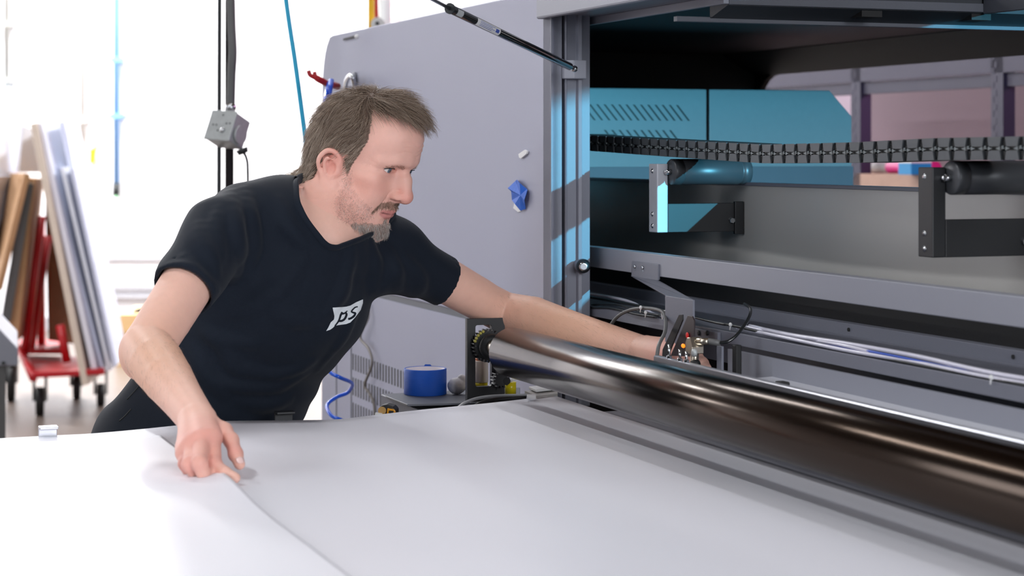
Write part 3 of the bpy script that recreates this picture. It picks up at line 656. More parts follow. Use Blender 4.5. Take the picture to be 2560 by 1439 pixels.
# ------------------------------------------------------------------ shelf in front of the cabinet with small things
SH = .9253
t = thing('metal_shelf', W(-.25, -.08, .80), 'dark grey metal ledge beside the roller, holding the roll of blue tape', 'shelf')
k0 = MF.inverted() @ PZ(952, 985, SH); k1 = MF.inverted() @ PZ(1018, 1008, SH)
MB().slab([PZ(952, 984, SH), PZ(1018, 1010, SH), PZ(1300, 1003, SH), PZ(1300, 968, SH)], (0, 0, -.004)).build('shelf_top', grey_d, t, .001)
MB().slab([PZ(952, 986, SH), PZ(1060, 1030, SH-.012), PZ(1075, 1050, SH-.04)+Vector((0, 0, -.06)), PZ(952, 1040, SH-.04)+Vector((0, 0, -.05))], (.004, 0, 0)).build('shelf_side', grey_m, t, .001)
MB().slab([PZ(1030, 1018, SH-.016), PZ(1090, 1040, SH-.016), PZ(1400, 1008, SH-.016), PZ(1400, 985, SH-.016)], (0, 0, -.01)).build('lower_ledge', grey_m, t, .001)
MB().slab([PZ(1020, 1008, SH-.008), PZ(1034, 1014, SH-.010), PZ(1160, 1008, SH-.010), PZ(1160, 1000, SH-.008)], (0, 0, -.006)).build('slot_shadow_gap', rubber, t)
# end stop block and white pad
tag(MB().slab([PZ(1312, 990, .935), PZ(1340, 1003, .935), PZ(1394, 997, .935), PZ(1394, 978, .935)], (0, 0, .010)).build('end_block', mat('milled aluminium', rgb(186, 182, 178), .4, .3)), 'small milled metal block at the corner of the white sheet', 'block')
tag(MB().slab([PZ(1322, 972, .947), PZ(1340, 980, .947), PZ(1394, 974, .947), PZ(1390, 966, .947)], (0, 0, .005)).build('clamp_pad', white, None, .001), 'flat white pad lying on the small metal block', 'pad')
tag(MB().slab([PZ(1317, 990, .945), PZ(1340, 991, .945), PZ(1340, 996, .945), PZ(1318, 997, .945)], (0, 0, .004)).build('pad_foot', white, None, .0005), 'small white tab in front of the metal block', 'tab')
tag(MB().tube(spline([P(1140, 1022, 3.40), P(1165, 1005, 3.42), P(1200, 994, 3.44), P(1250, 989, 3.45), P(1320, 988, 3.46)], 10), [.0052]*41, 12, flat=.5).build('curved_guide', mat('grey moulded strip', rgb(170, 172, 176), .35)), 'curved pale grey guide strip along the corner of the sheet', 'guide')
tag(MB().tube(spline([P(1180, 1020, 3.40), P(1210, 1005, 3.42), P(1250, 998, 3.44), P(1315, 995, 3.45)], 10), .0042, 10).build('guide_gasket', rubber), 'black rubber gasket under the curved grey guide strip', 'gasket')
# tape roll
c = PZ(1063, 984, SH); c.z = SH
t = thing('masking_tape_roll', c, 'roll of blue masking tape standing flat on the dark ledge', 'tape roll')
R1 = 53.5/F*c.y; Rc = R1*.93
MB().lathe([(Rc, 0), (R1-.001, 0), (R1, .001), (R1, .0475), (R1-.001, .0485), (Rc, .0485)], c, (0, 0, 1), 64, closed=True).build('tape_winding', bluetape, t)
MB().lathe([(Rc-.0022, .001), (Rc, .001), (Rc, .0478), (Rc-.0022, .0478)], c, (0, 0, 1), 64, closed=True).build('cardboard_core', mat('white cardboard core', rgb(214, 206, 214), .6), t)
MB().slab([c+Vector((-.006, R1, .046)), c+Vector((.012, R1, .046)), c+Vector((.008, R1+.001, .051)), c+Vector((-.002, R1+.001, .0512))], (0, .0006, 0)).build('tape_end', bluetape, t)
# small bottle behind the plate, cap, marker, cloth, tape measure
glass = mat('clear plastic', rgb(230, 232, 236), .15, var=.02, trans=.6)
yel = mat('yellow liquid', rgb(224, 204, 24), .25)
t = thing('plastic_bottle', P(1203, 966, 3.6), 'small clear bottle with yellow liquid seen through the slot of the black plate', 'bottle')
MB().cyl(P(1203, 967, 3.6), P(1203, 955, 3.6), .0125, 24).build('bottle_liquid', yel, t)
MB().cyl(P(1203, 955, 3.6), P(1203, 900, 3.6), .0135, 24).build('bottle_body', mat('milky plastic', rgb(226, 214, 204), .35), t, .002)
MB().cyl(P(1203, 900, 3.6), P(1203, 894, 3.6), .011, 24).build('bottle_collar', mat('orange collar', rgb(204, 110, 62), .5), t)
t = thing('glue_tube', P(1275, 985, 3.56), 'short yellow tube with a white cap standing right of the black plate', 'tube')
MB().cyl(P(1276, 983, 3.56), P(1276, 954, 3.56), .0108, 20).build('tube_body', yel, t)
MB().tube([P(1265, 956, 3.555), P(1290, 945, 3.55)], .003, 10).build('tube_nozzle', white, t)
clm = mat('white cloth', rgb(222, 222, 228), .7, bump=.4, bscale=60)
g = MB(); base = P(1142, 975, 3.62)
g.sphere(base+Vector((0, 0, .008)), .02, 12, (.9, .7, .8)); g.sphere(base+Vector((.009, .002, .018)), .010, 10, (1, .8, 1.2))
cl = g.build('crumpled_rag', clm); tag(cl, 'crumpled white rag lying on the ledge left of the black plate', 'rag')
md = cl.modifiers.new('r', 'REMESH'); md.mode = 'VOXEL'; md.voxel_size = .0012; sm = cl.modifiers.new('s', 'SMOOTH'); sm.iterations = 6
tx = bpy.data.textures.new('ragn', 'CLOUDS'); tx.noise_scale = .02
dm = cl.modifiers.new('d', 'DISPLACE'); dm.texture = tx; dm.strength = .003; dm.mid_level = .5
t = thing('tape_measure', P(965, 1038, 3.5), 'black and yellow tape measure lying on the ledge behind the sheet edge', 'tape measure')
q = [(943, 1040), (946, 1022), (953, 1013), (966, 1011), (982, 1016), (990, 1024), (989, 1040)]
MB().slab([P(x, y, 3.42) for x, y in q], (.004, .03, 0)).build('measure_case', rubber, t, .003)
MB().slab([P(x, y, 3.415) for x, y in [(966, 1040), (968, 1020), (985, 1023), (989, 1028), (988, 1040)]], (0, .006, 0)).build('measure_face', mat('amber plastic', rgb(224, 152, 26), .35), t, .001)
MB().slab([P(x, y, 3.412) for x, y in [(972, 1036), (973, 1026), (984, 1027), (983, 1036)]], (0, .004, 0)).build('measure_label', rubber, t)
MB().cyl(P(955, 1026, 3.418), P(956, 1026, 3.43), .0072, 20).build('measure_window', mat('tan window', rgb(176, 136, 70), .4), t)
tag(MB().slab([P(x, y, 3.40) for x, y in [(936, 1044), (938, 1032), (955, 1034), (957, 1044)]], (0, .01, 0)).build('paper_tab', white), 'small cream block beside the tape measure', 'block')
# ================================================================== RACK BEHIND THE PRINTER
R0 = Vector((1.236, 6.9, 0)); MR = Matrix.Translation(R0) @ Matrix.Rotation(0, 4, 'Z'); MR = Matrix(((AV.x, BV.x, 0, R0.x), (AV.y, BV.y, 0, R0.y), (0, 0, 1, 0), (0, 0, 0, 1)))
t = thing('storage_rack', R0+Vector((.3, 0, 0)), 'grey metal storage rack with punched uprights seen through the printer opening', 'rack')
rk = mat('rack slate paint', rgb(54, 49, 76), .5); rkd = mat('rack dark paint', rgb(46, 42, 70), .5)
def mr(): return MB(MR)
for a in (-.75, .0, .86, 1.7):
    u = mr(); u.box(a-.035, a, 0, .04, 0, 2.2); u.cur = 1
    u.box(a, a+.03, .0, .045, 0, 2.2)
    for i in range(44): u.box(a-.028, a-.018, -.001, 0, .1+i*.045, .12+i*.045); u.box(a-.014, a-.004, -.001, 0, .12+i*.045, .14+i*.045)
    u.build('upright', [rk, rkd], t)
mr().box(-.75, 1.8, .01, .035, 1.59, 1.632).build('shelf_beam', rkd, t)
mr().box(-.75, 1.8, .0, .03, 1.634, 1.80).build('shelf_beam', rk, t)
mr().box(-.75, 1.8, .0, .9, 1.20, 1.306).build('wood_shelf', mat('worn shelf wood', rgb(196, 158, 140), .6, var=.15), t)
bkm = mat('mauve backing board', rgb(130, 108, 120), .7, var=.04, scale=3)
tag(mr().box(-.787, 1.4, .5, .52, 1.306, 1.66).build('backing_board', bkm), 'large dull mauve board leaning at the back of the storage rack', 'board')
tag(mr().cyl((-.27, .12, 1.328), (.035, .12, 1.328), .021, 20).build('paper_roll', white), 'white paper roll lying on the wooden rack shelf', 'roll')
tag(mr().cyl((.036, .12, 1.329), (.33, .12, 1.329), .022, 20).build('vinyl_roll', mat('magenta vinyl', rgb(240, 40, 150), .35)), 'magenta vinyl roll lying on the wooden rack shelf', 'roll')
tg = thing('film_box', MR @ Vector((.5, .0, 1.3)), 'small box with cyan bottom and white top beside the magenta roll', 'box')
mr().box(.36, .44, -.05, .03, 1.3065, 1.345).build('box_base', mat('cyan card', rgb(20, 150, 216), .5), tg); mr().box(.36, .44, -.05, .03, 1.345, 1.375).build('box_lid', white, tg)
tg = thing('desk_lamp', MR @ Vector((.08, .3, 1.3)), 'white cone-shaped shade on a dark foot at the left of the rack', 'lamp')
mr().cyl((-.425, .3, 1.41), (-.44, .3, 1.49), .028, 20, .006).build('lamp_shade', white, tg); mr().cyl((-.425, .3, 1.396), (-.425, .3, 1.409), .045, 20).build('lamp_foot', darkcable, tg)
tag(mr().sphere((-.43, .27, 1.352), .05, 12, (1.3, .7, .9)).build('plastic_bag', white), 'pale crumpled bag on the shelf below the cone-shaped shade', 'bag')
# ================================================================== SIGNED-DISTANCE MODELLER (numpy surface nets)
f32 = np.float32
class Op:
    def __init__(s, fn, c, r, mode='add', k=.0, fr=None): s.fn = fn; s.c = np.array(c, float); s.r = r; s.mode = mode; s.k = k; s.fr = fr
def _v(p): return np.array(tuple(p), float)
def rcone(a, b, ra, rb, mode='add', k=.01):
    a = _v(a); b = _v(b); ab = b-a; L2 = max(ab@ab, 1e-12)
    def fn(p):
        t = np.clip(((p-a)@ab)/L2, 0, 1); return np.linalg.norm(p-a-t[:, None]*ab, axis=1)-(ra+(rb-ra)*t)
    return Op(fn, (a+b)/2, math.sqrt(L2)/2+max(ra, rb), mode, k)
def ell(c, r, mode='add', k=.01, R=None):
    c = _v(c); r = np.array(r, float)
    def fn(p):
        q = p-c
        if R is not None: q = q@R
        k0 = np.linalg.norm(q/r, axis=1); k1 = np.linalg.norm(q/(r*r), axis=1); return k0*(k0-1)/np.maximum(k1, 1e-9)
    return Op(fn, c, max(r), mode, k)
def ecap(a, b, r0, r1, wd, mode='add', k=.01):
    """capsule with an elliptic section: r = (half width along wd, half depth)"""
    a = _v(a); b = _v(b); ab = b-a; L = math.sqrt(ab@ab); ax = ab/L; wd = _v(wd); w = wd-ax*(wd@ax); w /= np.linalg.norm(w); dd = np.cross(ax, w)
    def fn(p):
        q = p-a; s = q@ax; t = np.clip(s/L, 0, 1); e = s-t*L; u = q@w; v = q@dd
        rw = r0[0]+(r1[0]-r0[0])*t; rd = r0[1]+(r1[1]-r0[1])*t; re = np.minimum(rw, rd)
        k0 = np.sqrt((u/rw)**2+(v/rd)**2+(e/re)**2); k1 = np.sqrt((u/rw**2)**2+(v/rd**2)**2+(e/re**2)**2)
        return k0*(k0-1)/np.maximum(k1, 1e-9)
    return Op(fn, (a+b)/2, L/2+max(r0+r1), mode, k)
def chain(pts, rad, mode='add', k=.006): return [rcone(pts[i], pts[i+1], rad[i], rad[i+1], mode, k) for i in range(len(pts)-1)]
def half(p, n, mode='int', k=.002):
    p = _v(p); n = _v(n); n /= np.linalg.norm(n)
    return Op(lambda q: (q-p)@n, p, 50, mode, k)
def framed(op, R, t, s):
    """put an op that is written in local coordinates into the world"""
    f = op.fn; op2 = Op(lambda p: f(((p-t)@R)/s)*s, R@op.c*s+t, op.r*s, op.mode, op.k*s); return op2
def smin(a, b, k):
    if k <= 0: return np.minimum(a, b)
    h = np.maximum(k-np.abs(a-b), 0)/k; return np.minimum(a, b)-h*h*k*.25
def sdf_eval(ops, pts, blk_c, blk_r):
    """pts: (nb, m, 3); ops applied only where they matter"""
    nb, m, _ = pts.shape; D = np.full((nb, m), .3)
    for o in ops:
        near = np.nonzero(np.linalg.norm(blk_c-o.c, axis=1) < o.r+blk_r+o.k*1.3+.012)[0]
        if not len(near): continue
        P_ = pts[near].reshape(-1, 3); d = o.fn(P_).reshape(len(near), m); cur = D[near]
        if o.mode == 'add': D[near] = smin(cur, d, o.k)
        elif o.mode == 'sub': D[near] = -smin(-cur, d, o.k)
        elif o.mode == 'int': D[near] = -smin(-cur, -d, o.k)
        elif o.mode == 'disp': D[near] = cur+d
    return D
def sdf_mesh(ops, h, B=10):
    adds = [o for o in ops if o.mode == 'add']
    lo = np.min([o.c-o.r for o in adds], 0)-4*h; hi = np.max([o.c+o.r for o in adds], 0)+4*h
    nb = np.ceil((hi-lo)/(B*h)).astype(int)
    g = np.stack(np.meshgrid(*[np.arange(n) for n in nb], indexing='ij'), -1).reshape(-1, 3)
    cen = lo+(g+.5)*B*h; hd = B*h*.5*math.sqrt(3)
    m = np.zeros(len(g), bool)
    for o in adds: m |= np.linalg.norm(cen-o.c, axis=1) < o.r+hd+o.k
    g = g[m]; cen = cen[m]; D = sdf_eval(ops, cen[:, None, :], cen, hd)[:, 0]
    keep = np.abs(D) < hd*2.4+.012; g = g[keep]; cen = cen[keep]
    n1 = B+1; loc = np.stack(np.meshgrid(*[np.arange(n1)]*3, indexing='ij'), -1).reshape(-1, 3)
    keys = []; pos = []; quads = []
    NX, NY, NZ = (nb*B+2)
    def key(ijk): return (ijk[..., 0]*NY+ijk[..., 1])*NZ+ijk[..., 2]
    ALL = np.empty((len(g), n1, n1, n1))
    for s0 in range(0, len(g), 400):
        gg = g[s0:s0+400]; pts = lo+((gg*B)[:, None, :]+loc[None])*h
        ALL[s0:s0+400] = sdf_eval(ops, pts, cen[s0:s0+400], hd).reshape(-1, n1, n1, n1)
    gk = (g[:, 0]*(nb[1]+2)+g[:, 1])*(nb[2]+2)+g[:, 2]; so = np.argsort(gk); sk = gk[so]
    OWN = ALL.copy()
    for dx in (0, 1):
        for dy in (0, 1):
            for dz in (0, 1):
                if not (dx or dy or dz): continue
                q = ((g[:, 0]+dx)*(nb[1]+2)+g[:, 1]+dy)*(nb[2]+2)+g[:, 2]+dz; f = np.clip(np.searchsorted(sk, q), 0, len(sk)-1); ok = sk[f] == q
                src = so[f[ok]]; dst = np.nonzero(ok)[0]
                a_ = tuple(slice(B, n1) if d else slice(0, B) for d in (dx, dy, dz)); b_ = tuple(slice(0, 1) if d else slice(0, B) for d in (dx, dy, dz))
                ALL[(dst,)+a_] = OWN[(src,)+b_]
    for s0 in range(0, len(g), 400):
        gg = g[s0:s0+400]; base = gg*B; V = ALL[s0:s0+400]
        S = V < 0
        C = [S[:, dx:B+dx, dy:B+dy, dz:B+dz] for dx in (0, 1) for dy in (0, 1) for dz in (0, 1)]
        cnt = sum(c.astype(int) for c in C); act = np.argwhere((cnt > 0) & (cnt < 8))
        if not len(act): continue
        bi, ci = act[:, 0], act[:, 1:]; acc = np.zeros((len(act), 3)); w = np.zeros(len(act))
        for ax in range(3):
            o1, o2 = [x for x in range(3) if x != ax]
            for u in (0, 1):
                for v in (0, 1):
                    a_ = ci.copy(); a_[:, o1] += u; a_[:, o2] += v; b_ = a_.copy(); b_[:, ax] += 1
                    va = V[bi, a_[:, 0], a_[:, 1], a_[:, 2]]; vb = V[bi, b_[:, 0], b_[:, 1], b_[:, 2]]
                    cr = (va < 0) != (vb < 0); t = np.where(cr, va/np.where(cr, va-vb, 1), 0)
                    q = a_.astype(float); q[:, ax] += t; acc[cr] += q[cr]; w += cr
        keys.append(key(base[bi]+ci)); pos.append(lo+(base[bi]+acc/w[:, None])*h)
        for ax in range(3):
            o1, o2 = [x for x in range(3) if x != ax]
            sl = [slice(0, B)]*3; A_ = S[:, :B, :B, :B]; sh = [slice(0, B)]*3; sh[ax] = slice(1, B+1); B_ = S[(slice(None),)+tuple(sh)]
            e = np.argwhere(A_ != B_)
            if not len(e): continue
            gi = base[e[:, 0]]+e[:, 1:]; inside = A_[e[:, 0], e[:, 1], e[:, 2], e[:, 3]]
            q = []
            for du, dv in ((0, 0), (-1, 0), (-1, -1), (0, -1)):
                c_ = gi.copy(); c_[:, o1] += du; c_[:, o2] += dv; q.append(key(c_))
            q = np.stack(q, 1); flip = inside if ax != 1 else ~inside
            q[~flip] = q[~flip][:, ::-1]; quads.append(q)
    K = np.concatenate(keys); Pn = np.concatenate(pos); Q = np.concatenate(quads)
    order = np.argsort(K); K = K[order]; Pn = Pn[order]
    fi = np.searchsorted(K, Q); fi = np.clip(fi, 0, len(K)-1); ok = (K[fi] == Q).all(1); fi = fi[ok]
    return Pn, fi
def relax(V, Fq, it=1, lam=.5):
    n = len(V); e = np.concatenate([Fq[:, [0, 1]], Fq[:, [1, 2]], Fq[:, [2, 3]], Fq[:, [3, 0]]])
    for _ in range(it):
        acc = np.zeros_like(V); w = np.zeros(n)
        for a, b in ((0, 1), (1, 0)):
            for c in range(3): acc[:, c] += np.bincount(e[:, a], V[e[:, b], c], n)
            w += np.bincount(e[:, a], minlength=n)
        V = V+lam*(acc/np.maximum(w, 1)[:, None]-V)
    return V
def big_component(Fq, n):
    lab = np.arange(n)
    for _ in range(400):
        m = lab[Fq].min(1); new = lab.copy()
        for c in range(4): np.minimum.at(new, Fq[:, c], m)
        new = new[new]
        if (new == lab).all(): break
        lab = new
    return lab
def np_mesh(name, V, Fq, m_, parent=None, col=None, smooth=True):
    me = bpy.data.meshes.new(name); nf = len(Fq); k = Fq.shape[1]
    me.vertices.add(len(V)); me.vertices.foreach_set('co', np.ascontiguousarray(V, dtype=f32).ravel())
    me.loops.add(nf*k); me.loops.foreach_set('vertex_index', np.ascontiguousarray(Fq, dtype=np.int32).ravel())
    me.polygons.add(nf); me.polygons.foreach_set('loop_start', np.arange(0, nf*k, k, dtype=np.int32)); me.polygons.foreach_set('loop_total', np.full(nf, k, dtype=np.int32))
    me.polygons.foreach_set('use_smooth', np.full(nf, smooth)); me.update(); me.validate()
    if col is not None:
        at = me.color_attributes.new('tint', 'FLOAT_COLOR', 'POINT'); c4 = np.ones((len(V), 4), f32); c4[:, :3] = col; at.data.foreach_set('color', c4.ravel())
    me.materials.append(m_); o = bpy.data.objects.new(name, me); COL.objects.link(o)
    if parent: adopt(o, parent)
    return o
def vnormals(V, Fq):
    n = np.cross(V[Fq[:, 2]]-V[Fq[:, 0]], V[Fq[:, 3]]-V[Fq[:, 1]]); N = np.zeros_like(V)
    for c in range(4): np.add.at(N, Fq[:, c], n)
    return N/np.maximum(np.linalg.norm(N, axis=1), 1e-12)[:, None]
def tint_mat(name, rough=.5, sub=0, bump=0, bscale=400, spec=.4, var=.06, vscale=60, coat=0, sheen=0):
    m = bpy.data.materials.new(name); m.use_nodes = True; N = m.node_tree.nodes; L = m.node_tree.links; bs = N['Principled BSDF']
    at = N.new('ShaderNodeAttribute'); at.attribute_name = 'tint'
    tc = N.new('ShaderNodeTexCoord'); no = N.new('ShaderNodeTexNoise'); no.inputs['Scale'].default_value = vscale; no.inputs['Detail'].default_value = 6; L.new(tc.outputs['Object'], no.inputs['Vector'])
    hs = N.new('ShaderNodeHueSaturation'); mr = N.new('ShaderNodeMapRange'); mr.inputs['To Min'].default_value = 1-var; mr.inputs['To Max'].default_value = 1+var
    L.new(no.outputs['Fac'], mr.inputs['Value']); L.new(mr.outputs['Result'], hs.inputs['Value']); L.new(at.outputs['Color'], hs.inputs['Color']); L.new(hs.outputs['Color'], bs.inputs['Base Color'])
    bs.inputs['Roughness'].default_value = rough; bs.inputs['Specular IOR Level'].default_value = spec
    if sub: bs.inputs['Subsurface Weight'].default_value = sub; bs.inputs['Subsurface Radius'].default_value = (1, .35, .2); bs.inputs['Subsurface Scale'].default_value = .006
    if bump:
        n2 = N.new('ShaderNodeTexNoise'); n2.inputs['Scale'].default_value = bscale; n2.inputs['Detail'].default_value = 3; L.new(tc.outputs['Object'], n2.inputs['Vector'])
        bp = N.new('ShaderNodeBump'); bp.inputs['Strength'].default_value = bump; bp.inputs['Distance'].default_value = .001; L.new(n2.outputs['Fac'], bp.inputs['Height']); L.new(bp.outputs['Normal'], bs.inputs['Normal'])
    if sheen: bs.inputs['Sheen Weight'].default_value = sheen
    return m
def inpoly(px, py, poly):
    c = np.zeros(len(px), bool); n = len(poly)
    for i in range(n):
        x0, y0 = poly[i]; x1, y1 = poly[(i+1) % n]
        m = ((y0 > py) != (y1 > py)); t = (py-y0)/((y1-y0) if y1 != y0 else 1e-9); c ^= m & (px < x0+t*(x1-x0))
    return c
def to_px(V): return CX+F*V[:, 0]/V[:, 1], HOR-F*(V[:, 2]-CZ)/V[:, 1]
def srgb(*c): return np.array([lin(x) for x in c])
# ================================================================== THE MAN
yaw, pit = math.radians(25.5), math.radians(26.3)
fw = np.array([math.cos(yaw)*math.cos(pit), -math.sin(yaw)*math.cos(pit), -math.sin(pit)]); lf = np.cross([0, 0, 1.], fw); lf /= np.linalg.norm(lf); up = np.cross(lf*-1, fw)*-1
up = np.cross(fw, lf)*-1; up = up if up[2] > 0 else -up
HR = np.stack([lf, fw, up], 1); HS = .965; HT = np.array([-.2641, 3.364, 1.3616])
def hw(p): return HT+HR@(np.array(p, float)*HS)         # head local -> world
def hl(V): return ((V-HT)@HR)/HS                          # world -> head local
RS, RE, RW = P(551, 578, 3.18), P(366, 872, 2.95), P(492, 1048, 2.70)
LS, LE, LW = P(978, 634, 3.42), P(1262, 782, 3.56), P(1600, 874, 3.37)
R2L = _v(LS-RS); R2L[2] = -.03; R2L /= np.linalg.norm(R2L)
NB = P(800, 548, 3.37)
PEL, WAI, CHE, UCH = P(470, 1118, 3.38), P(560, 950, 3.37), P(690, 735, 3.33), P(760, 610, 3.32)
AXT = _v(UCH-PEL); AXT /= np.linalg.norm(AXT)
# ---- head, in local coordinates (x to his left, y forward, z up)
Hd = []
def h(op): Hd.append(framed(op, HR, HT, HS))
h(ell((0, -.010, .045), (.076, .094, .087), k=.01)); h(ell((0, .024, .066), (.063, .073, .064), k=.02)); h(ell((0, .026, -.02), (.060, .062, .078), k=.02))
h(ell((0, -.04, .02), (.068, .066, .07), k=.02))
for s in (-1, 1):
    h(rcone((s*.056, -.002, -.030), (s*.046, .018, -.062), .018, .017, k=.02)); h(rcone((s*.046, .018, -.062), (s*.014, .074, -.092), .018, .014, k=.02))
    h(ell((s*.047, .050, -.002), (.019, .024, .016), k=.02)); h(ell((s*.036, .064, -.030), (.020, .020, .026), k=.02))
    h(rcone((s*.010, .0890, .047), (s*.030, .0770, .043), .0085, .0085, k=.014)); h(rcone((s*.030, .0770, .043), (s*.050, .0600, .034), .0085, .007, k=.014))
h(ell((0, .077, -.094), (.021, .018, .017), k=.016)); h(ell((0, .070, -.054), (.031, .026, .026), k=.016))
h(ell((0, .050, -.088), (.040, .036, .018), k=.02))
for s in (-1, 1): h(ell((s*.032, .0935, .024), (.0205, .0165, .0112), 'sub', .010)); h(ell((s*.0155, .098, .020), (.006, .012, .010), 'sub', .008))
h(rcone((0, .082, .030), (0, .096, .012), .0085, .0090, k=.010))
for s in (-1, 1): h(rcone((s*.005, .090, .010), (s*.0105, .0885, -.012), .0078, .0080, k=.014)); h(rcone((0, .096, .012), (0, .1075, -.011), .0090, .0098, k=.008)); h(ell((0, .1090, -.0135), (.0120, .0112, .0112), k=.007))
for s in (-1, 1): h(ell((s*.0130, .0965, -.0175), (.0072, .0125, .0085), k=.003)); h(ell((s*.0165, .0900, -.0175), (.0045, .0065, .0070), k=.004))
h(rcone((0, .104, -.020), (0, .092, -.030), .0055, .006, k=.006))
for s in (-1, 1): h(ell((s*.0112, .1010, -.0252), (.0048, .0080, .0060), 'sub', .0018))
# lips
for s in (-1, 1): h(rcone((s*.030, .0745, -.0530), (s*.014, .0905, -.0480), .0030, .0052, k=.004)); h(rcone((s*.014, .0905, -.0480), (0, .0945, -.0478), .0052, .0058, k=.004))
for s in (-1, 1): h(rcone((s*.028, .0750, -.0565), (s*.012, .0880, -.0605), .0036, .0060, k=.004)); h(rcone((s*.012, .0880, -.0605), (0, .0910, -.0610), .0060, .0066, k=.004))
for s in (-1, 1): h(rcone((s*.030, .0815, -.0530), (s*.012, .0985, -.0545), .0011, .0019, 'sub', .0012)); h(rcone((s*.012, .0985, -.0545), (0, .1005, -.0545), .0019, .0021, 'sub', .0012))
h(ell((0, .099, -.0715), (.022, .008, .006), 'sub', .012))
for s in (-1, 1):   # fold from the nose to the mouth corner
    h(rcone((s*.024, .092, -.024), (s*.033, .080, -.050), .0016, .0014, 'sub', .004))
# lids
EY = [np.array((-.0315, .0645, .0235)), np.array((.0340, .0705, .0225))]
for e in EY:
    h(ell(e, (.0147, .0143, .0140), k=.004))
    h(ell(e+np.array((np.sign(e[0])*-.0008, .0104, .0001)), (.0162, .0125, .0050), 'sub', .0012))
    h(rcone(e+np.array((-.013, .0095, .0078)), e+np.array((.013, .0095, .0078)), .0022, .0022, k=.004))
def creases(p):
    x = np.abs(p[:, 0]); y = p[:, 1]; z = p[:, 2]; d = np.zeros(len(p)); G = lambda v, w: np.exp(-(v/w)**2)
    def seg(a, b): a = np.array(a); b = np.array(b); ab = b-a; t = np.clip(((x-a[0])*ab[0]+(z-a[1])*ab[1])/(ab@ab), 0, 1); return np.hypot(x-a[0]-t*ab[0], z-a[1]-t*ab[1])
    f = (y > .05)
    for z0 in (.0585, .0665, .0750): d += .0022*f*G(z-z0-.006*np.sin(x*70)-.002, .0020)*np.clip((.042-x)/.01, 0, 1)
    d += .0013*f*G(np.hypot(x-.0125, (z+.0175)*.9)-.0105, .0016)*(x > .011)*(y < .108)
    d += .0018*f*np.maximum(G(seg((.019, -.012), (.027, -.030)), .0022), G(seg((.027, -.030), (.034, -.052)), .0022))
    d += .0007*f*np.maximum(G(seg((.020, .010), (.034, .006)), .0020), G(seg((.034, .006), (.046, .011)), .0020))
    for a_, b_ in (((.049, .025), (.062, .030)), ((.049, .022), (.063, .021)), ((.048, .019), (.061, .012))): d += .0007*(y > .03)*G(seg(a_, b_), .0012)
    d += .0009*f*np.maximum(G(seg((.020, .0295), (.032, .0325)), .0012), G(seg((.032, .0325), (.047, .0265)), .0012))
    return d
# ears
for s in (-1, 1):
    def E_(y, z, o=0): return (s*(.0735+.010*max(0, -y-.0)/.03+o), y, z)
    rim = [E_(.002, -.006, .000), E_(-.003, .008, .002), E_(-.014, .0155, .004), E_(-.026, .0135, .006), E_(-.032, .003, .008), E_(-.033, -.010, .009), E_(-.028, -.022, .007), E_(-.019, -.032, .005), E_(-.008, -.041, .003), E_(.001, -.043, .001), E_(.005, -.036, .0)]
    rim = [Vector(v) for v in rim]; rim = spline(rim, 4); rr_ = [.0030+.0008*math.sin(i/40*6)+(.0016 if i > 31 else 0) for i in range(len(rim))]
    h(ell(E_(-.013, -.014, .001), (.0045, .0165, .026), k=.004))
    for o_ in chain(rim, rr_, k=.003): h(o_)
    for o_ in chain(spline([E_(-.010, .004, .006), E_(-.020, .002, .008), E_(-.023, -.010, .007), E_(-.015, -.026, .005)], 4), [.0024]*13, k=.003): h(o_)
    h(ell(E_(-.008, -.015, .006), (.006, .0085, .012), 'sub', .003)); h(ell(E_(-.014, .006, .008), (.004, .008, .0035), 'sub', .002))
    h(ell(E_(.003, -.016, .002), (.004, .004, .007), k=.003))
h(Op(creases, (0, .06, 0), .13, 'disp'))
# ---- neck and body in world coordinates
Bd = list(Hd)
Bd.append(rcone(hw((0, -.030, -.02)), NB, .058, .066, k=.03)); Bd.append(rcone(hw((0, .028, -.070)), P(835, 590, 3.31), .040, .046, k=.03))
Bd.append(rcone(hw((-.052, -.030, -.03)), P(838, 606, 3.27), .013, .012, k=.02))       # neck muscle
Bd.append(rcone(hw((.048, -.022, -.03)), P(880, 600, 3.33), .013, .012, k=.02))
Bd.append(rcone(P(790, 520, 3.42), P(610, 545, 3.25), .052, .050, k=.04)); Bd.append(rcone(P(800, 530, 3.42), P(965, 620, 3.44), .046, .043, k=.04))
Bd.append(ecap(UCH, CHE, (.138, .078), (.148, .096), R2L, k=.05)); Bd.append(ecap(CHE, WAI, (.148, .096), (.142, .100), R2L, k=.05)); Bd.append(ecap(WAI, PEL, (.148, .108), (.160, .118), R2L, k=.04))
Bd.append(rcone(RS, RS.lerp(RE, .45), .052, .0430, k=.035)); Bd += chain([RS.lerp(RE, .45), RS.lerp(RE, .75), RE], [.0430, .0410, .0385], k=.0012)
Bd.append(rcone(RE+Vector((-.006, .012, -.010)), RE+Vector((-.002, .0, -.016)), .034, .034, k=.02))
Bd += chain([RE, RE.lerp(RW, .22), RE.lerp(RW, .45), RE.lerp(RW, .75), RW], [.0400, .0410, .0372, .0300, .0265], k=.0012)
Bd.append(rcone(LS, LS.lerp(LE, .45), .046, .0390, k=.035)); Bd += chain([LS.lerp(LE, .45), LS.lerp(LE, .75), LE], [.0390, .0375, .0385], k=.0012)
Bd.append(rcone(LS.lerp(LE, .45)+Vector((0, -.004, .012)), LS.lerp(LE, .75)+Vector((0, 0, .004)), .030, .028, k=.02))
Bd += chain([LE, LE.lerp(LW, .22)+Vector((0, 0, .004)), LE.lerp(LW, .45), LE.lerp(LW, .72), LW], [.0385, .0400, .0375, .0315, .0265], k=.0012)
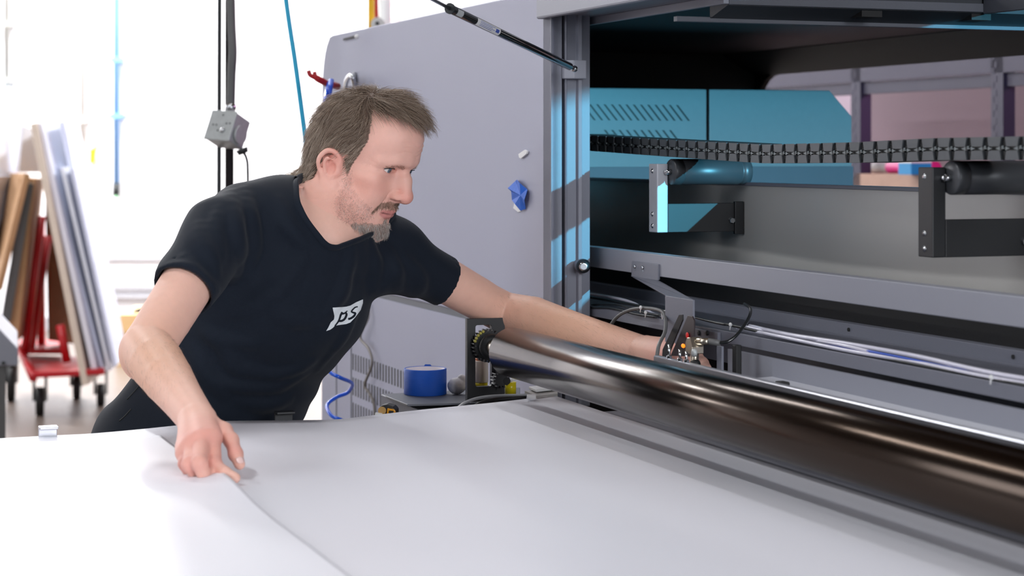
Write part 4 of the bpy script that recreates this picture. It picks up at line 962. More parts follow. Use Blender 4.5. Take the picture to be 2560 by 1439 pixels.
# hands
def fingers(wr, mcps, pips, dips, tips, th, wid, scale=1):
    ops = []
    for m_, p_, d_, t_, w in zip(mcps, pips, dips, tips, wid):
        ops.append(rcone(wr.lerp(m_, .12), m_, .0150, .0125*w, k=.014)); ops.append(ell(m_+Vector((0, 0, .002)), (.0122*w,)*3, k=.006))
        ops += chain([m_, p_, d_, t_], [.0112*w, .0100*w, .0086*w, .0072*w], k=.004)
        ops.append(ell(p_, (.0106*w,)*3, k=.004))
    ops += chain(th, [.0160, .0125, .0100, .0094, .0076], k=.006)
    return ops
MCP = [P(531, 1096, 2.615), P(505, 1100, 2.60), P(481, 1113, 2.605), P(465, 1126, 2.625)]
PIP = [P(536, 1163, 2.572), P(499, 1158, 2.545), P(474, 1160, 2.555), P(463, 1158, 2.585)]
DIP = [P(562, 1182, 2.556), P(507, 1180, 2.545), P(484, 1178, 2.560), P(471, 1175, 2.585)]
TIP = [P(588, 1194, 2.543), P(528, 1184, 2.565), P(505, 1181, 2.580), P(487, 1174, 2.60)]
TH = [P(520, 1066, 2.675), P(558, 1078, 2.66), P(578, 1100, 2.635), P(589, 1134, 2.61), P(599, 1160, 2.592)]
Bd += fingers(RW, MCP, PIP, DIP, TIP, TH, (1, 1.02, .96, .86))
Bd.append(ecap(RW.lerp(MCP[1], .15), MCP[1].lerp(MCP[2], .5), (.026, .017), (.033, .013), _v(MCP[0]-MCP[3]), k=.012))
lM = [P(1683, 876, 3.215), P(1688, 889, 3.20), P(1690, 902, 3.19), P(1688, 915, 3.185)]
lP = [P(1725, 884, 3.165), P(1735, 898, 3.14), P(1735, 912, 3.135), P(1726, 925, 3.14)]
lD = [P(1745, 892, 3.13), P(1758, 908, 3.11), P(1757, 922, 3.108), P(1745, 934, 3.115)]
lT = [P(1756, 903, 3.105), P(1768, 920, 3.09), P(1766, 934, 3.09), P(1754, 944, 3.10)]
lTH = [P(1630, 885, 3.33), P(1650, 902, 3.27), P(1668, 922, 3.23), P(1690, 940, 3.18), P(1706, 948, 3.15)]
Bd += fingers(LW, lM, lP, lD, lT, lTH, (1, 1.02, .96, .86))
Bd.append(ecap(LW.lerp(lM[1], .15), lM[1].lerp(lM[2], .5), (.026, .016), (.034, .013), _v(lM[0]-lM[3]), k=.012))
ARM_UP = half(WAI, -AXT)
V, Q = sdf_mesh([o for o in Bd]+[], .0022)
lab = big_component(Q, len(V)); main = np.bincount(lab).argmax(); Q = Q[lab[Q[:, 0]] == main]
V = relax(V, Q, 1, .35)
Nn = vnormals(V, Q); L_ = hl(V)
# skin tint
col = np.tile(srgb(240, 192, 174), (len(V), 1))
def blend(mask, c, a):
    global col
    w = (mask*a)[:, None]; col = col*(1-w)+np.array(c)*w
def gs(c, r): return np.exp(-(((L_-np.array(c))/np.array(r))**2).sum(1))
headm = (np.linalg.norm(L_-np.array((0, 0, .01)), axis=1) < .15).astype(float)
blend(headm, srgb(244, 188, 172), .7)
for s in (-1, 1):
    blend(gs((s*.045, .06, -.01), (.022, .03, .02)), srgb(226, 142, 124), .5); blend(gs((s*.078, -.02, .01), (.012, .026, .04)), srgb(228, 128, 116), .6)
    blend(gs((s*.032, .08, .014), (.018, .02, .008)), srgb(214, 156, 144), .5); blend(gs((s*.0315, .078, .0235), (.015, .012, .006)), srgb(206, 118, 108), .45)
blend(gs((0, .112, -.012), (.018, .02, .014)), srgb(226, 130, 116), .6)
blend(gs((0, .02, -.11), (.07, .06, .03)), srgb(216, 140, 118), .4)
# lips
lipd = np.minimum(np.abs(L_[:, 2]+.0475-.004*np.abs(L_[:, 0])/.025*-1), np.abs(L_[:, 2]+.0608-.004*np.abs(L_[:, 0])/.025))
xa = np.abs(L_[:, 0])/.030; ss = lambda v: np.clip(v, 0, 1)
lm = ss((1-xa)*6)*ss((L_[:, 1]-.074)/.003)*ss((-.0435-.006*xa**2-L_[:, 2])/.0016)*ss((L_[:, 2]+.0672-.009*xa**2)/.0016)
blend(lm, srgb(212, 126, 124), .7)
gap = ss((1-xa*1.05)*6)*ss(1.3-np.abs(L_[:, 2]+.0542)/.0013)*ss((L_[:, 1]-.074)/.003)*ss((.0985-L_[:, 1])/.003); blend(gap, srgb(80, 28, 30), .85)  # gap between the lips painted dark, standing for the shade inside
# forearms a little more tanned, hands pink
def near(p, r): return np.exp(-(np.linalg.norm(V-_v(p), axis=1)/r)**2)
blend(np.clip(near(RE.lerp(RW, .35), .11)+near(LE.lerp(LW, .5), .15), 0, 1)*(1-headm), srgb(222, 172, 142), .8)
hand = np.clip(near(MCP[1], .07)+near(lM[1], .08), 0, 1)*(1-headm); blend(hand, srgb(232, 164, 150), .8)
for q in MCP[:3]+PIP+[TH[3]]: blend(near(q, .012), srgb(214, 112, 108), .5)
# hair, beard and stubble regions (the near side is mirrored to the far side)
Lm = L_.copy(); Lm[:, 0] = -np.abs(Lm[:, 0]); Wm = Lm*HS@HR.T+HT; mx, my = to_px(Wm)
hair_poly = [(929, 272), (975, 287), (1015, 302), (1052, 322), (1090, 330), (1100, 180), (700, 180), (720, 480), (772, 478), (800, 470), (812, 462), (806, 430), (806, 385), (825, 370), (850, 380), (862, 402), (868, 440), (880, 412), (896, 388), (920, 352), (927, 315)]
hairm = inpoly(mx, my, hair_poly) & (headm > 0) & (L_[:, 2] > -.1) & ((np.abs(L_[:, 0]) < .079) | (L_[:, 1] > .008)) & ~((L_[:, 1] > .09) & (L_[:, 2] < .085)) & ~((np.abs(L_[:, 0]) > .0705) & (L_[:, 1] > -.036) & (L_[:, 1] < .008) & (L_[:, 2] < .020) & (L_[:, 2] > -.05))
blend(hairm.astype(float), srgb(92, 78, 66), .92)
goat = [(876, 562), (884, 574), (905, 590), (940, 600), (965, 585), (975, 563), (976, 548), (962, 548), (955, 560), (935, 560), (915, 556), (900, 560), (888, 556)]
must = [(925, 535), (940, 520), (952, 508), (975, 504), (1000, 509), (1008, 518), (998, 528), (985, 525), (960, 520), (945, 523), (934, 532), (915, 548), (906, 548)]
stub = [(866, 430), (880, 425), (880, 470), (905, 500), (925, 520), (935, 535), (930, 545), (905, 558), (890, 560), (905, 595), (870, 590), (845, 560), (836, 505), (848, 480), (858, 460)]
gm = inpoly(mx, my, goat) & (headm > 0); mm = inpoly(mx, my, must) & (headm > 0) & (L_[:, 2] > -.058); sm_ = inpoly(mx, my, stub) & (headm > 0)
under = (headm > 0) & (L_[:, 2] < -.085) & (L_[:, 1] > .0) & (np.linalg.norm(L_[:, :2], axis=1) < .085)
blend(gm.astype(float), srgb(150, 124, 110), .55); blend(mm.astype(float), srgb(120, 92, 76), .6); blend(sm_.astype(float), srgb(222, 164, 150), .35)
for s in (-1, 1): blend(gs((s*.0112, .1010, -.0252), (.0045, .0070, .0045)), srgb(120, 50, 48), .7); blend(under.astype(float), srgb(196, 146, 126), .3)  # nostril hollows painted dark in place of their shade
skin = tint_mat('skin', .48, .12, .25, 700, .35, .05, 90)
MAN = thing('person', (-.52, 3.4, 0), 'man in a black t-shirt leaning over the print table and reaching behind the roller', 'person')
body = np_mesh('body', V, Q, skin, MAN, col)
BODY_BVH = BVHTree.FromPolygons([tuple(v) for v in V], [tuple(q) for q in Q.tolist()])
def nail(c, tip, nrm, w, name='fingernail'):
    c = Vector(c); ax = (Vector(tip)-c).normalized(); nrm = Vector(nrm); nrm = (nrm-ax*nrm.dot(ax)).normalized(); sd = ax.cross(nrm); vs = []; n = 6
    for i in range(n+1):
        u = i/n*2-1; L_2 = 1.0 if i < 4 else math.sqrt(max(.05, 1-((i-3)/3.4)**2))
        for k in range(n+1):
            v = (k/n*2-1)*L_2; vs.append(c+ax*u*w*.85+sd*v*w*.8+nrm*(-(v*v)*w*.33))
    fs = [(i*(n+1)+k, i*(n+1)+k+1, (i+1)*(n+1)+k+1, (i+1)*(n+1)+k) for i in range(n) for k in range(n)]
    o = MB().add(vs, fs, True).build(name, mat('fingernail', rgb(244, 206, 200), .25, var=.02, coat=.3), MAN); so = o.modifiers.new('s', 'SOLIDIFY'); so.thickness = .0006
vc = (Vector((0, 0, CZ))-TH[4]).normalized()
nn = (vc+Vector((.25, 0, .35))).normalized(); nail(TH[3].lerp(TH[4], .80)+nn*.0094, TH[4]+nn*.0088, nn, .0066)
# ---- strands
def grow(roots, norms, dirfn, length, lift, nseg=6, wob=.15, curl=0):
    n = len(roots); pts = [roots-norms*.001]; d = dirfn(roots); d = d-norms*(d*norms).sum(1)[:, None]; d /= np.maximum(np.linalg.norm(d, axis=1), 1e-9)[:, None]
    cl_ = hl(roots)*np.array((210., 170., 190.)); d = d+wob*1.5*np.stack([np.sin(cl_[:, 0]+2*np.sin(cl_[:, 1])), np.sin(cl_[:, 1]+2*np.sin(cl_[:, 2])), np.sin(cl_[:, 2]+cl_[:, 0])], 1)+RNG.normal(0, wob*.7, d.shape); cur = roots.copy()
    for i in range(nseg):
        t = (i+.5)/nseg; w = lift*(1-t)**1.5
        st = d*(1-w[:, None])+norms*w[:, None]-np.array((0, 0, 1.))*(np.asarray(curl).reshape(-1, 1)*t)
        st /= np.linalg.norm(st, axis=1)[:, None]; cur = cur+st*(length/nseg)[:, None]; pts.append(cur.copy())
    return np.stack(pts, 1)
def strands(name, pts, r0, cols, m_, parent):
    n, k, _ = pts.shape; T = np.gradient(pts, axis=1); T /= np.maximum(np.linalg.norm(T, axis=2), 1e-9)[..., None]
    A = np.cross(T, RNG.normal(0, 1, (n, 1, 3))+0*T); A /= np.maximum(np.linalg.norm(A, axis=2), 1e-9)[..., None]; Bn = np.cross(T, A)
    rad = r0[:, None]*np.linspace(1, .25, k)[None]
    ring = np.stack([pts+(A*math.cos(a)+Bn*math.sin(a))*rad[..., None] for a in (0, 2.094, 4.189)], 2)   # n,k,3,3
    Vv = ring.reshape(-1, 3); ids = np.arange(n*k*3).reshape(n, k, 3); fs = []
    for a in range(3):
        b = (a+1) % 3; fs.append(np.stack([ids[:, :-1, a], ids[:, :-1, b], ids[:, 1:, b], ids[:, 1:, a]], -1).reshape(-1, 4))
    o = np_mesh(name, Vv, np.concatenate(fs), m_, parent, np.repeat(cols, k*3, 0)); return o
hairmat = tint_mat('hair strands', .42, 0, 0, 1, .45, .08, 30)
def pick(mask, n, jit=.0012):
    idx = RNG.choice(np.nonzero(mask)[0], n); return V[idx]+RNG.normal(0, jit, (n, 3))-Nn[idx]*0, Nn[idx], L_[idx]
def headdir(fn):
    def f(p):
        l = hl(p); return fn(l)@HR.T
    return f
def hair_flow(l):
    top = np.clip((l[:, 2]-.085)/.03, 0, 1)*np.clip((l[:, 1]+.035)/.03, 0, 1)
    crown = np.array((-.005, -.060, .105)); away = l-crown; away /= np.maximum(np.linalg.norm(away, axis=1), 1e-6)[:, None]
    side = np.stack([0*top, -.55+0*top, -1+0*top], 1); fwd = np.stack([.35+0*top-.3*(l[:, 0] < -.03), 1+0*top, -.25+0*top], 1)
    lo_z = np.clip((l[:, 2]+.01)/.05, 0, 1)[:, None]; back = away*.8*lo_z+np.array((0, .12, -.6)); bk = np.clip((-.02-l[:, 1])/.04, 0, 1)[:, None]
    sd = side*(1-bk)+back*bk
    return sd*(1-top[:, None])+fwd*top[:, None]
n = 17000; rt, nr, ll = pick(hairm & (L_[:, 2] > -.092), n, .0015)
top = np.clip((ll[:, 2]-.085)/.03, 0, 1)*np.clip((ll[:, 1]+.035)/.03, 0, 1)
ln = .027+.022*top+RNG.uniform(-.007, .009, n); ln *= np.where((ll[:, 1] > .05), .62, 1); ln *= np.where((ll[:, 1] > .0) & (ll[:, 2] < .045), .5, 1); lift = .30+.28*top+.18*np.clip((.02-ll[:, 1])/.08, 0, 1)
pts = grow(rt, nr, headdir(hair_flow), ln, lift, 7, .13, .12+.25*np.clip((ll[:, 1]-.02)/.05, 0, 1))
g_ = np.clip(RNG.normal(.30, .22, n)+.25*(ll[:, 2] < .05), 0, 1)[:, None]; cols = (srgb(112, 88, 70)*(1-g_)+srgb(206, 188, 170)*g_)*RNG.uniform(.75, 1.2, (n, 1))
strands('hair', pts, np.full(n, .00033), cols, hairmat, MAN)
# beard
def chin_flow(l): return np.stack([l[:, 0]*4, .35+0*l[:, 0], -1+0*l[:, 0]], 1)
def beard(name, mask, n, ln, lo_, hi_, lift, r=.00024, fl=chin_flow, gray=.5):
    rt, nr, ll = pick(mask, n, .0008); j_ = RNG.normal(0, .0034 if name == 'stubble' else .0012, rt.shape); rt = rt+j_-nr*(j_*nr).sum(1)[:, None]; L2 = RNG.uniform(*ln, n)
    p = grow(rt, nr, headdir(fl), L2, np.full(n, lift), 4, .07 if name == 'eyebrows' else .18); g_ = RNG.uniform(0, 1, (n, 1))**(1/max(gray, .01)-.5 if gray < .66 else 1)
    c = np.array(lo_)*(1-g_)+np.array(hi_)*g_; return strands(name, p, np.full(n, r), c, hairmat, MAN)
beard('goatee', gm, 2400, (.005, .010), srgb(132, 108, 94), srgb(240, 234, 228), .45, .00022, gray=.7)
beard('moustache', mm, 1000, (.003, .006), srgb(118, 92, 74), srgb(186, 160, 140), .35, .0002, lambda l: np.stack([l[:, 0]*14, .25+0*l[:, 0], -1+0*l[:, 0]], 1))
beard('stubble', sm_ | under, 7000, (.0014, .0030), srgb(166, 126, 112), srgb(250, 238, 230), .5, .00019, gray=.7)
brow = np.zeros(len(V), bool); BZ = lambda t: np.interp(t, [0, .45, 1], [.0335, .0378, .0285])
for s in (-1, 1):
    t = np.clip((np.abs(L_[:, 0])-.012)/.036, 0, 1); zb = BZ(t); brow |= (np.sign(L_[:, 0]) == s) & (np.abs(L_[:, 2]-zb) < .0038*(1-.5*t)) & (np.abs(L_[:, 0]) > .012) & (np.abs(L_[:, 0]) < .048) & (L_[:, 1] > .05)
beard('eyebrows', brow, 420, (.004, .008), srgb(136, 104, 84), srgb(176, 146, 124), .15, .00014, lambda l: np.stack([np.sign(l[:, 0])*1.0, -.3+0*l[:, 0], .25+0*l[:, 0]], 1))
# arm hair
dR = near(RE.lerp(RW, .45), .10)*(1-headm); dL = near(LE.lerp(LW, .55), .15)*(1-headm); armm = ((dR > .35) | (dL > .3)) & (hand < .35)
n = 2600; rt, nr, ll = pick(armm, n, .001)
axR = _v(RW-RE); axR /= np.linalg.norm(axR); axL = _v(LW-LE); axL /= np.linalg.norm(axL); isR = rt[:, 0] < -.3
def armdir(p): return np.where((p[:, 0] < -.3)[:, None], axR, axL)+np.array((0, 0, -.5))
strands('arm_hair', grow(rt, nr, armdir, RNG.uniform(.006, .013, n), np.full(n, .22), 4, .10), np.full(n, .00007), np.tile(srgb(84, 60, 44), (n, 1)), hairmat, MAN)
# eyes
scl = mat('eye white', rgb(232, 226, 222), .15, var=.02, coat=.6); iris = mat('grey blue iris', rgb(92, 112, 128), .15, coat=1, var=.25, scale=900); pup = mat('pupil', rgb(8, 8, 10), .1, coat=1, var=0)
gz = np.array((-.10, 1, -.06)); gz /= np.linalg.norm(gz); gw = Vector(HR@gz)
for e, s in zip(EY, (-1, 1)):
    r = .0127*HS; c = Vector(hw(e+np.array((0, -.0005, 0)))); prof = []
    g = MB()
    def ring(a0, a1, n, rr=r): return [(rr*math.sin(a0+(a1-a0)*i/n), rr*math.cos(a0+(a1-a0)*i/n)) for i in range(n+1)]
    g.lathe(ring(0.001, .19, 4, r*1.004), c, gw, 32); g.cur = 1; g.lathe(ring(.19, .50, 6, r*1.002), c, gw, 32); g.cur = 2; g.lathe(ring(.50, 3.14, 20), c, gw, 32)
    g.build('eye', [pup, iris, scl], MAN)
    lash = [e+np.array(v) for v in ((s*.0150, .0060, .0008), (s*.0115, .0110, .0042), (s*.004, .0142, .0056), (-s*.006, .0140, .0052), (-s*.0125, .0110, .0018))]
    MB().tube(spline([hw(v) for v in lash], 6), .0007, 6).build('eyelashes', darkcable, MAN)
# ---- clothes
cloth = mat('black cotton jersey', rgb(20, 28, 40), .75, var=.12, scale=500, bump=.35, bscale=1600, spec=.2)
cloth.node_tree.nodes['Principled BSDF'].inputs['Sheen Weight'].default_value = .05
pantm = mat('black trousers', rgb(28, 33, 42), .8, var=.1, scale=300, bump=.3, bscale=1200, spec=.2)
off = .011
Sh = [ecap(UCH, CHE, (.152+off, .094+off), (.160+off, .110+off), R2L, k=.05), ecap(CHE, WAI, (.160+off, .110+off), (.152+off, .112+off), R2L, k=.05), ecap(WAI, PEL, (.152+off, .112+off), (.168+off, .124+off), R2L, k=.04),
      rcone(P(790, 520, 3.42), P(610, 545, 3.25), .052+.006, .050+.008, k=.04), rcone(P(800, 530, 3.42), P(965, 620, 3.44), .050+.006, .050+.008, k=.04)]
rh = RS.lerp(RE, .53); lh = LS.lerp(LE, .46)
Sh += [rcone(RS, rh+(RE-RS)*.15, .060, .0500, k=.035), rcone(LS, lh+(LE-LS)*.15, .053, .0455, k=.04),
       rcone(P(950, 680, 3.37), P(1030, 702, 3.42), .036, .022, k=.03)]
# cloth folds: shallow ridges laid along the base surface
Vb, Qb = sdf_mesh(Sh, .012); bv0 = BVHTree.FromPolygons([tuple(v) for v in Vb], [tuple(q) for q in Qb.tolist()])
CAMP = Vector((0, 0, CZ))
def hit(px, py, bvh):
    d = (P(px, py, 1)-CAMP).normalized(); r = bvh.ray_cast(CAMP, d); return r[0], r[1]
folds = [([(575, 478), (590, 540), (600, 610), (585, 700)], .014, .0045), ([(610, 470), (628, 530), (640, 600), (622, 680)], .012, .0035), ([(545, 520), (540, 580), (552, 650)], .012, .004), ([(500, 560), (520, 620), (545, 680)], .012, .004),
         ([(460, 640), (500, 690), (540, 730)], .010, .003), ([(430, 660), (470, 670), (505, 700)], .010, .003),
         ([(560, 900), (620, 925), (700, 935), (780, 905)], .012, .005), ([(550, 955), (620, 968), (700, 962), (760, 935)], .010, .004), ([(520, 830), (570, 880), (590, 930)], .012, .004), ([(600, 1000), (660, 1015), (720, 1000)], .012, .004),
         ([(500, 820), (560, 850), (640, 860)], .014, .003), ([(880, 610), (870, 680), (850, 740), (800, 800)], .014, .004), ([(930, 600), (940, 660), (935, 720)], .012, .004), ([(970, 620), (990, 680), (1000, 720)], .010, .004),
         ([(1010, 640), (1050, 690), (1060, 720)], .010, .003), ([(900, 760), (860, 840), (800, 920)], .012, .003), ([(480, 870), (520, 940), (560, 990)], .012, .004), ([(760, 640), (720, 700), (640, 760), (560, 790)], .018, .0035),
         ([(700, 500), (720, 560), (760, 610)], .012, .003), ([(660, 760), (740, 800), (820, 790)], .016, .003)]
fo = []
for line, r, hgt in folds:
    q = []
    for px, py in line:
        loc, nn = hit(px, py, bv0)
        if loc is None: continue
        if nn.dot(loc-CAMP) > 0: nn = -nn
        q.append(loc-nn*(r-hgt))
    if len(q) > 1: fo += chain(spline(q, 3), [r*(.6+.4*math.sin(math.pi*i/(3*(len(q)-1)))) for i in range(3*(len(q)-1)+1)], k=.012)
# neck opening
vis = []
for px_, py_ in ((738, 452), (743, 494), (753, 522), (768, 550), (796, 588), (816, 608), (836, 618), (858, 612), (884, 600), (910, 590)):
    q, nn = hit(px_, py_, bv0)
    if q is not None: vis.append(q)
hid = [P(950, 572, 3.385), P(965, 545, 3.43), P(950, 510, 3.475), P(905, 480, 3.50), P(850, 462, 3.49), P(790, 452, 3.46)]
loop3 = vis+[(bv0.find_nearest(q)[0]+q)/2 for q in hid]
loop3 = spline(loop3+[loop3[0]], 5)[:-1]; LP = np.array([tuple(q) for q in loop3]); NC = LP.mean(0)
_, _, vt = np.linalg.svd(LP-NC); NN = vt[2]*(1 if vt[2][2] > 0 else -1); U1, U2 = vt[0], vt[1]; LP2 = np.stack([(LP-NC)@U1, (LP-NC)@U2], 1)
def torso_noise(p):
    return .0022*np.sin(p[:, 0]*62+p[:, 2]*38+2*np.sin(p[:, 2]*21))*np.sin(p[:, 2]*33-p[:, 1]*27+1.3*np.sin(p[:, 0]*18))
hem = P(500, 1012, 3.3)
def hemcut(): return half(hem, -AXT, 'int', .002)
def _neckfn(p):
    q = p-NC; x = q@U1; y = q@U2; best = np.full(len(p), 9.)
    for i in range(len(LP2)):
        a = LP2[i]; b = LP2[(i+1) % len(LP2)]; ab = b-a; t = np.clip(((x-a[0])*ab[0]+(y-a[1])*ab[1])/(ab@ab+1e-12), 0, 1)
        best = np.minimum(best, np.hypot(x-a[0]-t*ab[0], y-a[1]-t*ab[1]))
    ins = inpoly(x, y, [tuple(v) for v in LP2]); return np.maximum(np.maximum(np.where(ins, -best, best), -(q@NN)-.05), -((p-_v(CAMP))@_pn))
_pn = np.cross(_v(P(836, 619, 1)-CAMP), _v(P(1000, 560, 1)-CAMP)); _pn /= np.linalg.norm(_pn); _pn *= np.sign(_pn[2])
cut_neck = Op(_neckfn, NC, .3, 'sub', .003)
def limb_cut(S, Hm, E, axis):
    """trim the sleeve square to the arm, only on that arm's side"""
    p = _v(Hm); n = _v(E-S); n /= np.linalg.norm(n)
    def fn(q):
        d = (q-p)@n; rad = np.linalg.norm((q-p)-d[:, None]*n, axis=1); return np.where((rad < .12) & (d < .2) & (d > -.3), d, -.05)
    return Op(fn, _v(Hm), .35, 'int', .0015)
shirt_ops = Sh+fo+[Op(torso_noise, (-.35, 3.3, 1.1), 5, 'disp')]
def hollow(S, Hm, E, r):
    n = (E-S).normalized(); return rcone(Hm-n*.05, Hm+n*.09, r, r, 'sub', .002)
shirt_ops += [cut_neck, half(hem, -AXT, 'int', .002), limb_cut(RS, rh, RE, 0), limb_cut(LS, lh, LE, 0), hollow(RS, rh, RE, .0462), hollow(LS, lh, LE, .0420)]
Vs, Qs = sdf_mesh(shirt_ops, .0035); lab = big_component(Qs, len(Vs)); main = np.bincount(lab).argmax(); Qs = Qs[lab[Qs[:, 0]] == main]
Vs = relax(Vs, Qs, 3, .5)
shirt = np_mesh('tshirt', Vs, Qs, cloth, MAN)
SH_BVH = BVHTree.FromPolygons([tuple(v) for v in Vs], [tuple(q) for q in Qs.tolist()])
# collar rib, following the cut edge
_q = Vs-NC; _s = _q@NN; _xy = np.stack([_q@U1, _q@U2], 1); cp = []
for p2 in LP2:
    m_ = (np.hypot(*(_xy-p2).T) < .007) & (_s > -.055)
    cp.append(Vs[m_][_s[m_].argmax()] if m_.any() else NC+U1*p2[0]+U2*p2[1])
cp = np.array(cp)
for _ in range(3): cp = (np.roll(cp, 1, 0)+2*cp+np.roll(cp, -1, 0))/4
cp = [Vector(p) for p in cp]; cp.append(cp[0])
cb = MB(); cb.tube(cp, .0085, 12, caps=False, flat=.55)
cb.build('collar', cloth, shirt)
# sleeve hems
for S, Hm, E, r in ((RS, rh, RE, .0605), (LS, lh, LE, .056)):
    n = (E-S).normalized()
# trousers and shoes
hipR = P(420, 1165, 3.33); hipL = P(545, 1165, 3.47)
kR = Vector((hipR.x-.02, 3.30, .46)); kL = Vector((hipL.x+.02, 3.50, .46)); aR = Vector((kR.x-.02, 3.42, .10)); aL = Vector((kL.x+.02, 3.62, .10))
Pa = [ecap(WAI, PEL, (.150, .112), (.168, .128), R2L, k=.04), ell(PEL+Vector((-.03, .03, -.03)), (.16, .15, .13), k=.05)]
Pa += chain([hipR, kR, aR], [.098, .070, .058], k=.05)+chain([hipL, kL, aL], [.098, .070, .058], k=.05)
Pa += [Op(lambda p: .003*np.sin(p[:, 2]*60+p[:, 0]*40)*np.sin(p[:, 0]*30-p[:, 2]*25+p[:, 1]*20), (-.5, 3.4, .6), 5, 'disp'), half(P(520, 975, 3.3), AXT, 'int', .003), half((0, 0, .07), (0, 0, -1), 'int', .003)]
Vp, Qp = sdf_mesh(Pa, .007); Vp = relax(Vp, Qp, 2, .4); trousers = np_mesh('trousers', Vp, Qp, pantm, MAN)
PB_BVH = BVHTree.FromPolygons([tuple(v) for v in Vp], [tuple(q) for q in Qp.tolist()])
def seam(pp, name, bvh, par, r=.0013):
    q = []
    for x, y in pp:
        loc, nn = hit(x, y, bvh)
        if loc is not None: q.append(loc)
    if len(q) > 1: MB().tube(spline(q, 4), r, 6).build(name, rubber, par)
seam([(318, 998), (330, 985), (345, 968), (350, 962)], 'pocket_seam', PB_BVH, trousers); seam([(298, 1052), (312, 1040), (328, 1022)], 'pocket_seam', PB_BVH, trousers)
for a_, nm in ((aR, 'shoe'), (aL, 'shoe')):
    so = [ecap(Vector((a_.x-.01, a_.y+.03, .045)), Vector((a_.x+.06, a_.y-.16, .040)), (.042, .045), (.046, .036), (1, .3, 0), k=.02), rcone(a_, a_+Vector((0, 0, -.04)), .05, .045, k=.02), half((0, 0, .004), (0, 0, -1), 'int', .002)]
    Vx, Qx = sdf_mesh(so, .006); np_mesh(nm, Vx, Qx, rubber, MAN)
# ---- chest print: white flag shape with dark letters, laid on the shirt
def lay(polys, name, m_, lift, par, step=2.2):
    """fill pixel polygons with small quads laid on the shirt surface"""
    g_v = {}; vs = []; fs = []
    xs = [p[0] for q in polys for p in q]; ys = [p[1] for q in polys for p in q]
    return None
def lay_poly(poly, name, m_, lift, par, n=16):
    """triangulated patch: fan grid between a centre line and outline, each vertex dropped on the cloth"""
    import bmesh
    bm = bmesh.new(); vv = [bm.verts.new((x, y, 0)) for x, y in poly]; bm.faces.new(vv); bmesh.ops.triangulate(bm, faces=bm.faces)
    for _ in range(4):
        es = [e for e in bm.edges if e.calc_length() > 4]
        if not es: break
        bmesh.ops.subdivide_edges(bm, edges=es, cuts=1); bmesh.ops.triangulate(bm, faces=bm.faces)
    for v in bm.verts:
        loc, nn = hit(v.co.x, v.co.y, SH_BVH)
        if loc is None: loc = P(v.co.x, v.co.y, 3.25); nn = Vector((0, -1, 0))
        if nn.dot(loc-CAMP) > 0: nn = -nn
        v.co = loc+nn*lift
    me = bpy.data.meshes.new(name); bm.to_mesh(me); bm.free(); me.materials.append(m_); o = bpy.data.objects.new(name, me); COL.objects.link(o); adopt(o, par)
    so = o.modifiers.new('s', 'SOLIDIFY'); so.thickness = .0003; return o
def z8(pts): return [(780+x/8.995, 720+y/8.995) for x, y in pts]
flag = z8([(455, 432), (600, 418), (760, 408), (850, 385), (980, 310), (1130, 248), (1128, 330), (1080, 480), (950, 660), (850, 768), (760, 800), (620, 818), (500, 838), (455, 885), (400, 925), (310, 955), (360, 870), (410, 760), (480, 700), (490, 620), (470, 520)])
prnt = mat('white screen print', rgb(236, 242, 246), .6, var=.03, scale=300)
lay_poly(flag, 'chest_print', prnt, .0012, shirt)
def stroke(pts, w):
    pts = [Vector((x, y, 0)) for x, y in z8(pts)]; pts = spline(pts, 5); L1 = []; R1 = []
    for i, p in enumerate(pts):
        t = (pts[min(i+1, len(pts)-1)]-pts[max(i-1, 0)]).normalized(); n_ = Vector((-t.y, t.x, 0)); ww = w[0]+(w[1]-w[0])*i/(len(pts)-1); ww /= 8.995
        L1.append(p+n_*ww); R1.append(p-n_*ww)
    return L1, R1
def lay_strip(pts, w, name):
    L1, R1 = stroke(pts, w); vs = []; fs = []
    for a_, b_ in zip(L1, R1):
        for q in (a_, a_.lerp(b_, .5), b_):
            loc, nn = hit(q.x, q.y, SH_BVH)
            if loc is None: loc = P(q.x, q.y, 3.25); nn = Vector((0, -1, 0))
            if nn.dot(loc-CAMP) > 0: nn = -nn
            vs.append(loc+nn*.0021)
    n = len(L1); fs = [(3*i+j, 3*i+j+1, 3*i+j+4, 3*i+j+3) for i in range(n-1) for j in range(2)]
    return vs, fs
letter = MB()
for pts, w in (([(665, 530), (625, 600), (600, 680), (560, 760), (495, 840)], (26, 14)), ([(640, 560), (700, 560), (775, 500)], (26, 10)), ([(735, 540), (755, 590), (715, 680), (650, 725), (575, 728)], (24, 24)),
               ([(1010, 410), (950, 425), (890, 480), (870, 520), (915, 545), (955, 560), (925, 620), (860, 670), (795, 690)], (14, 26))):
    vs, fs = lay_strip(pts, w, 'p'); letter.add(vs, fs, False)
letter.build('print_letters', cloth, shirt)
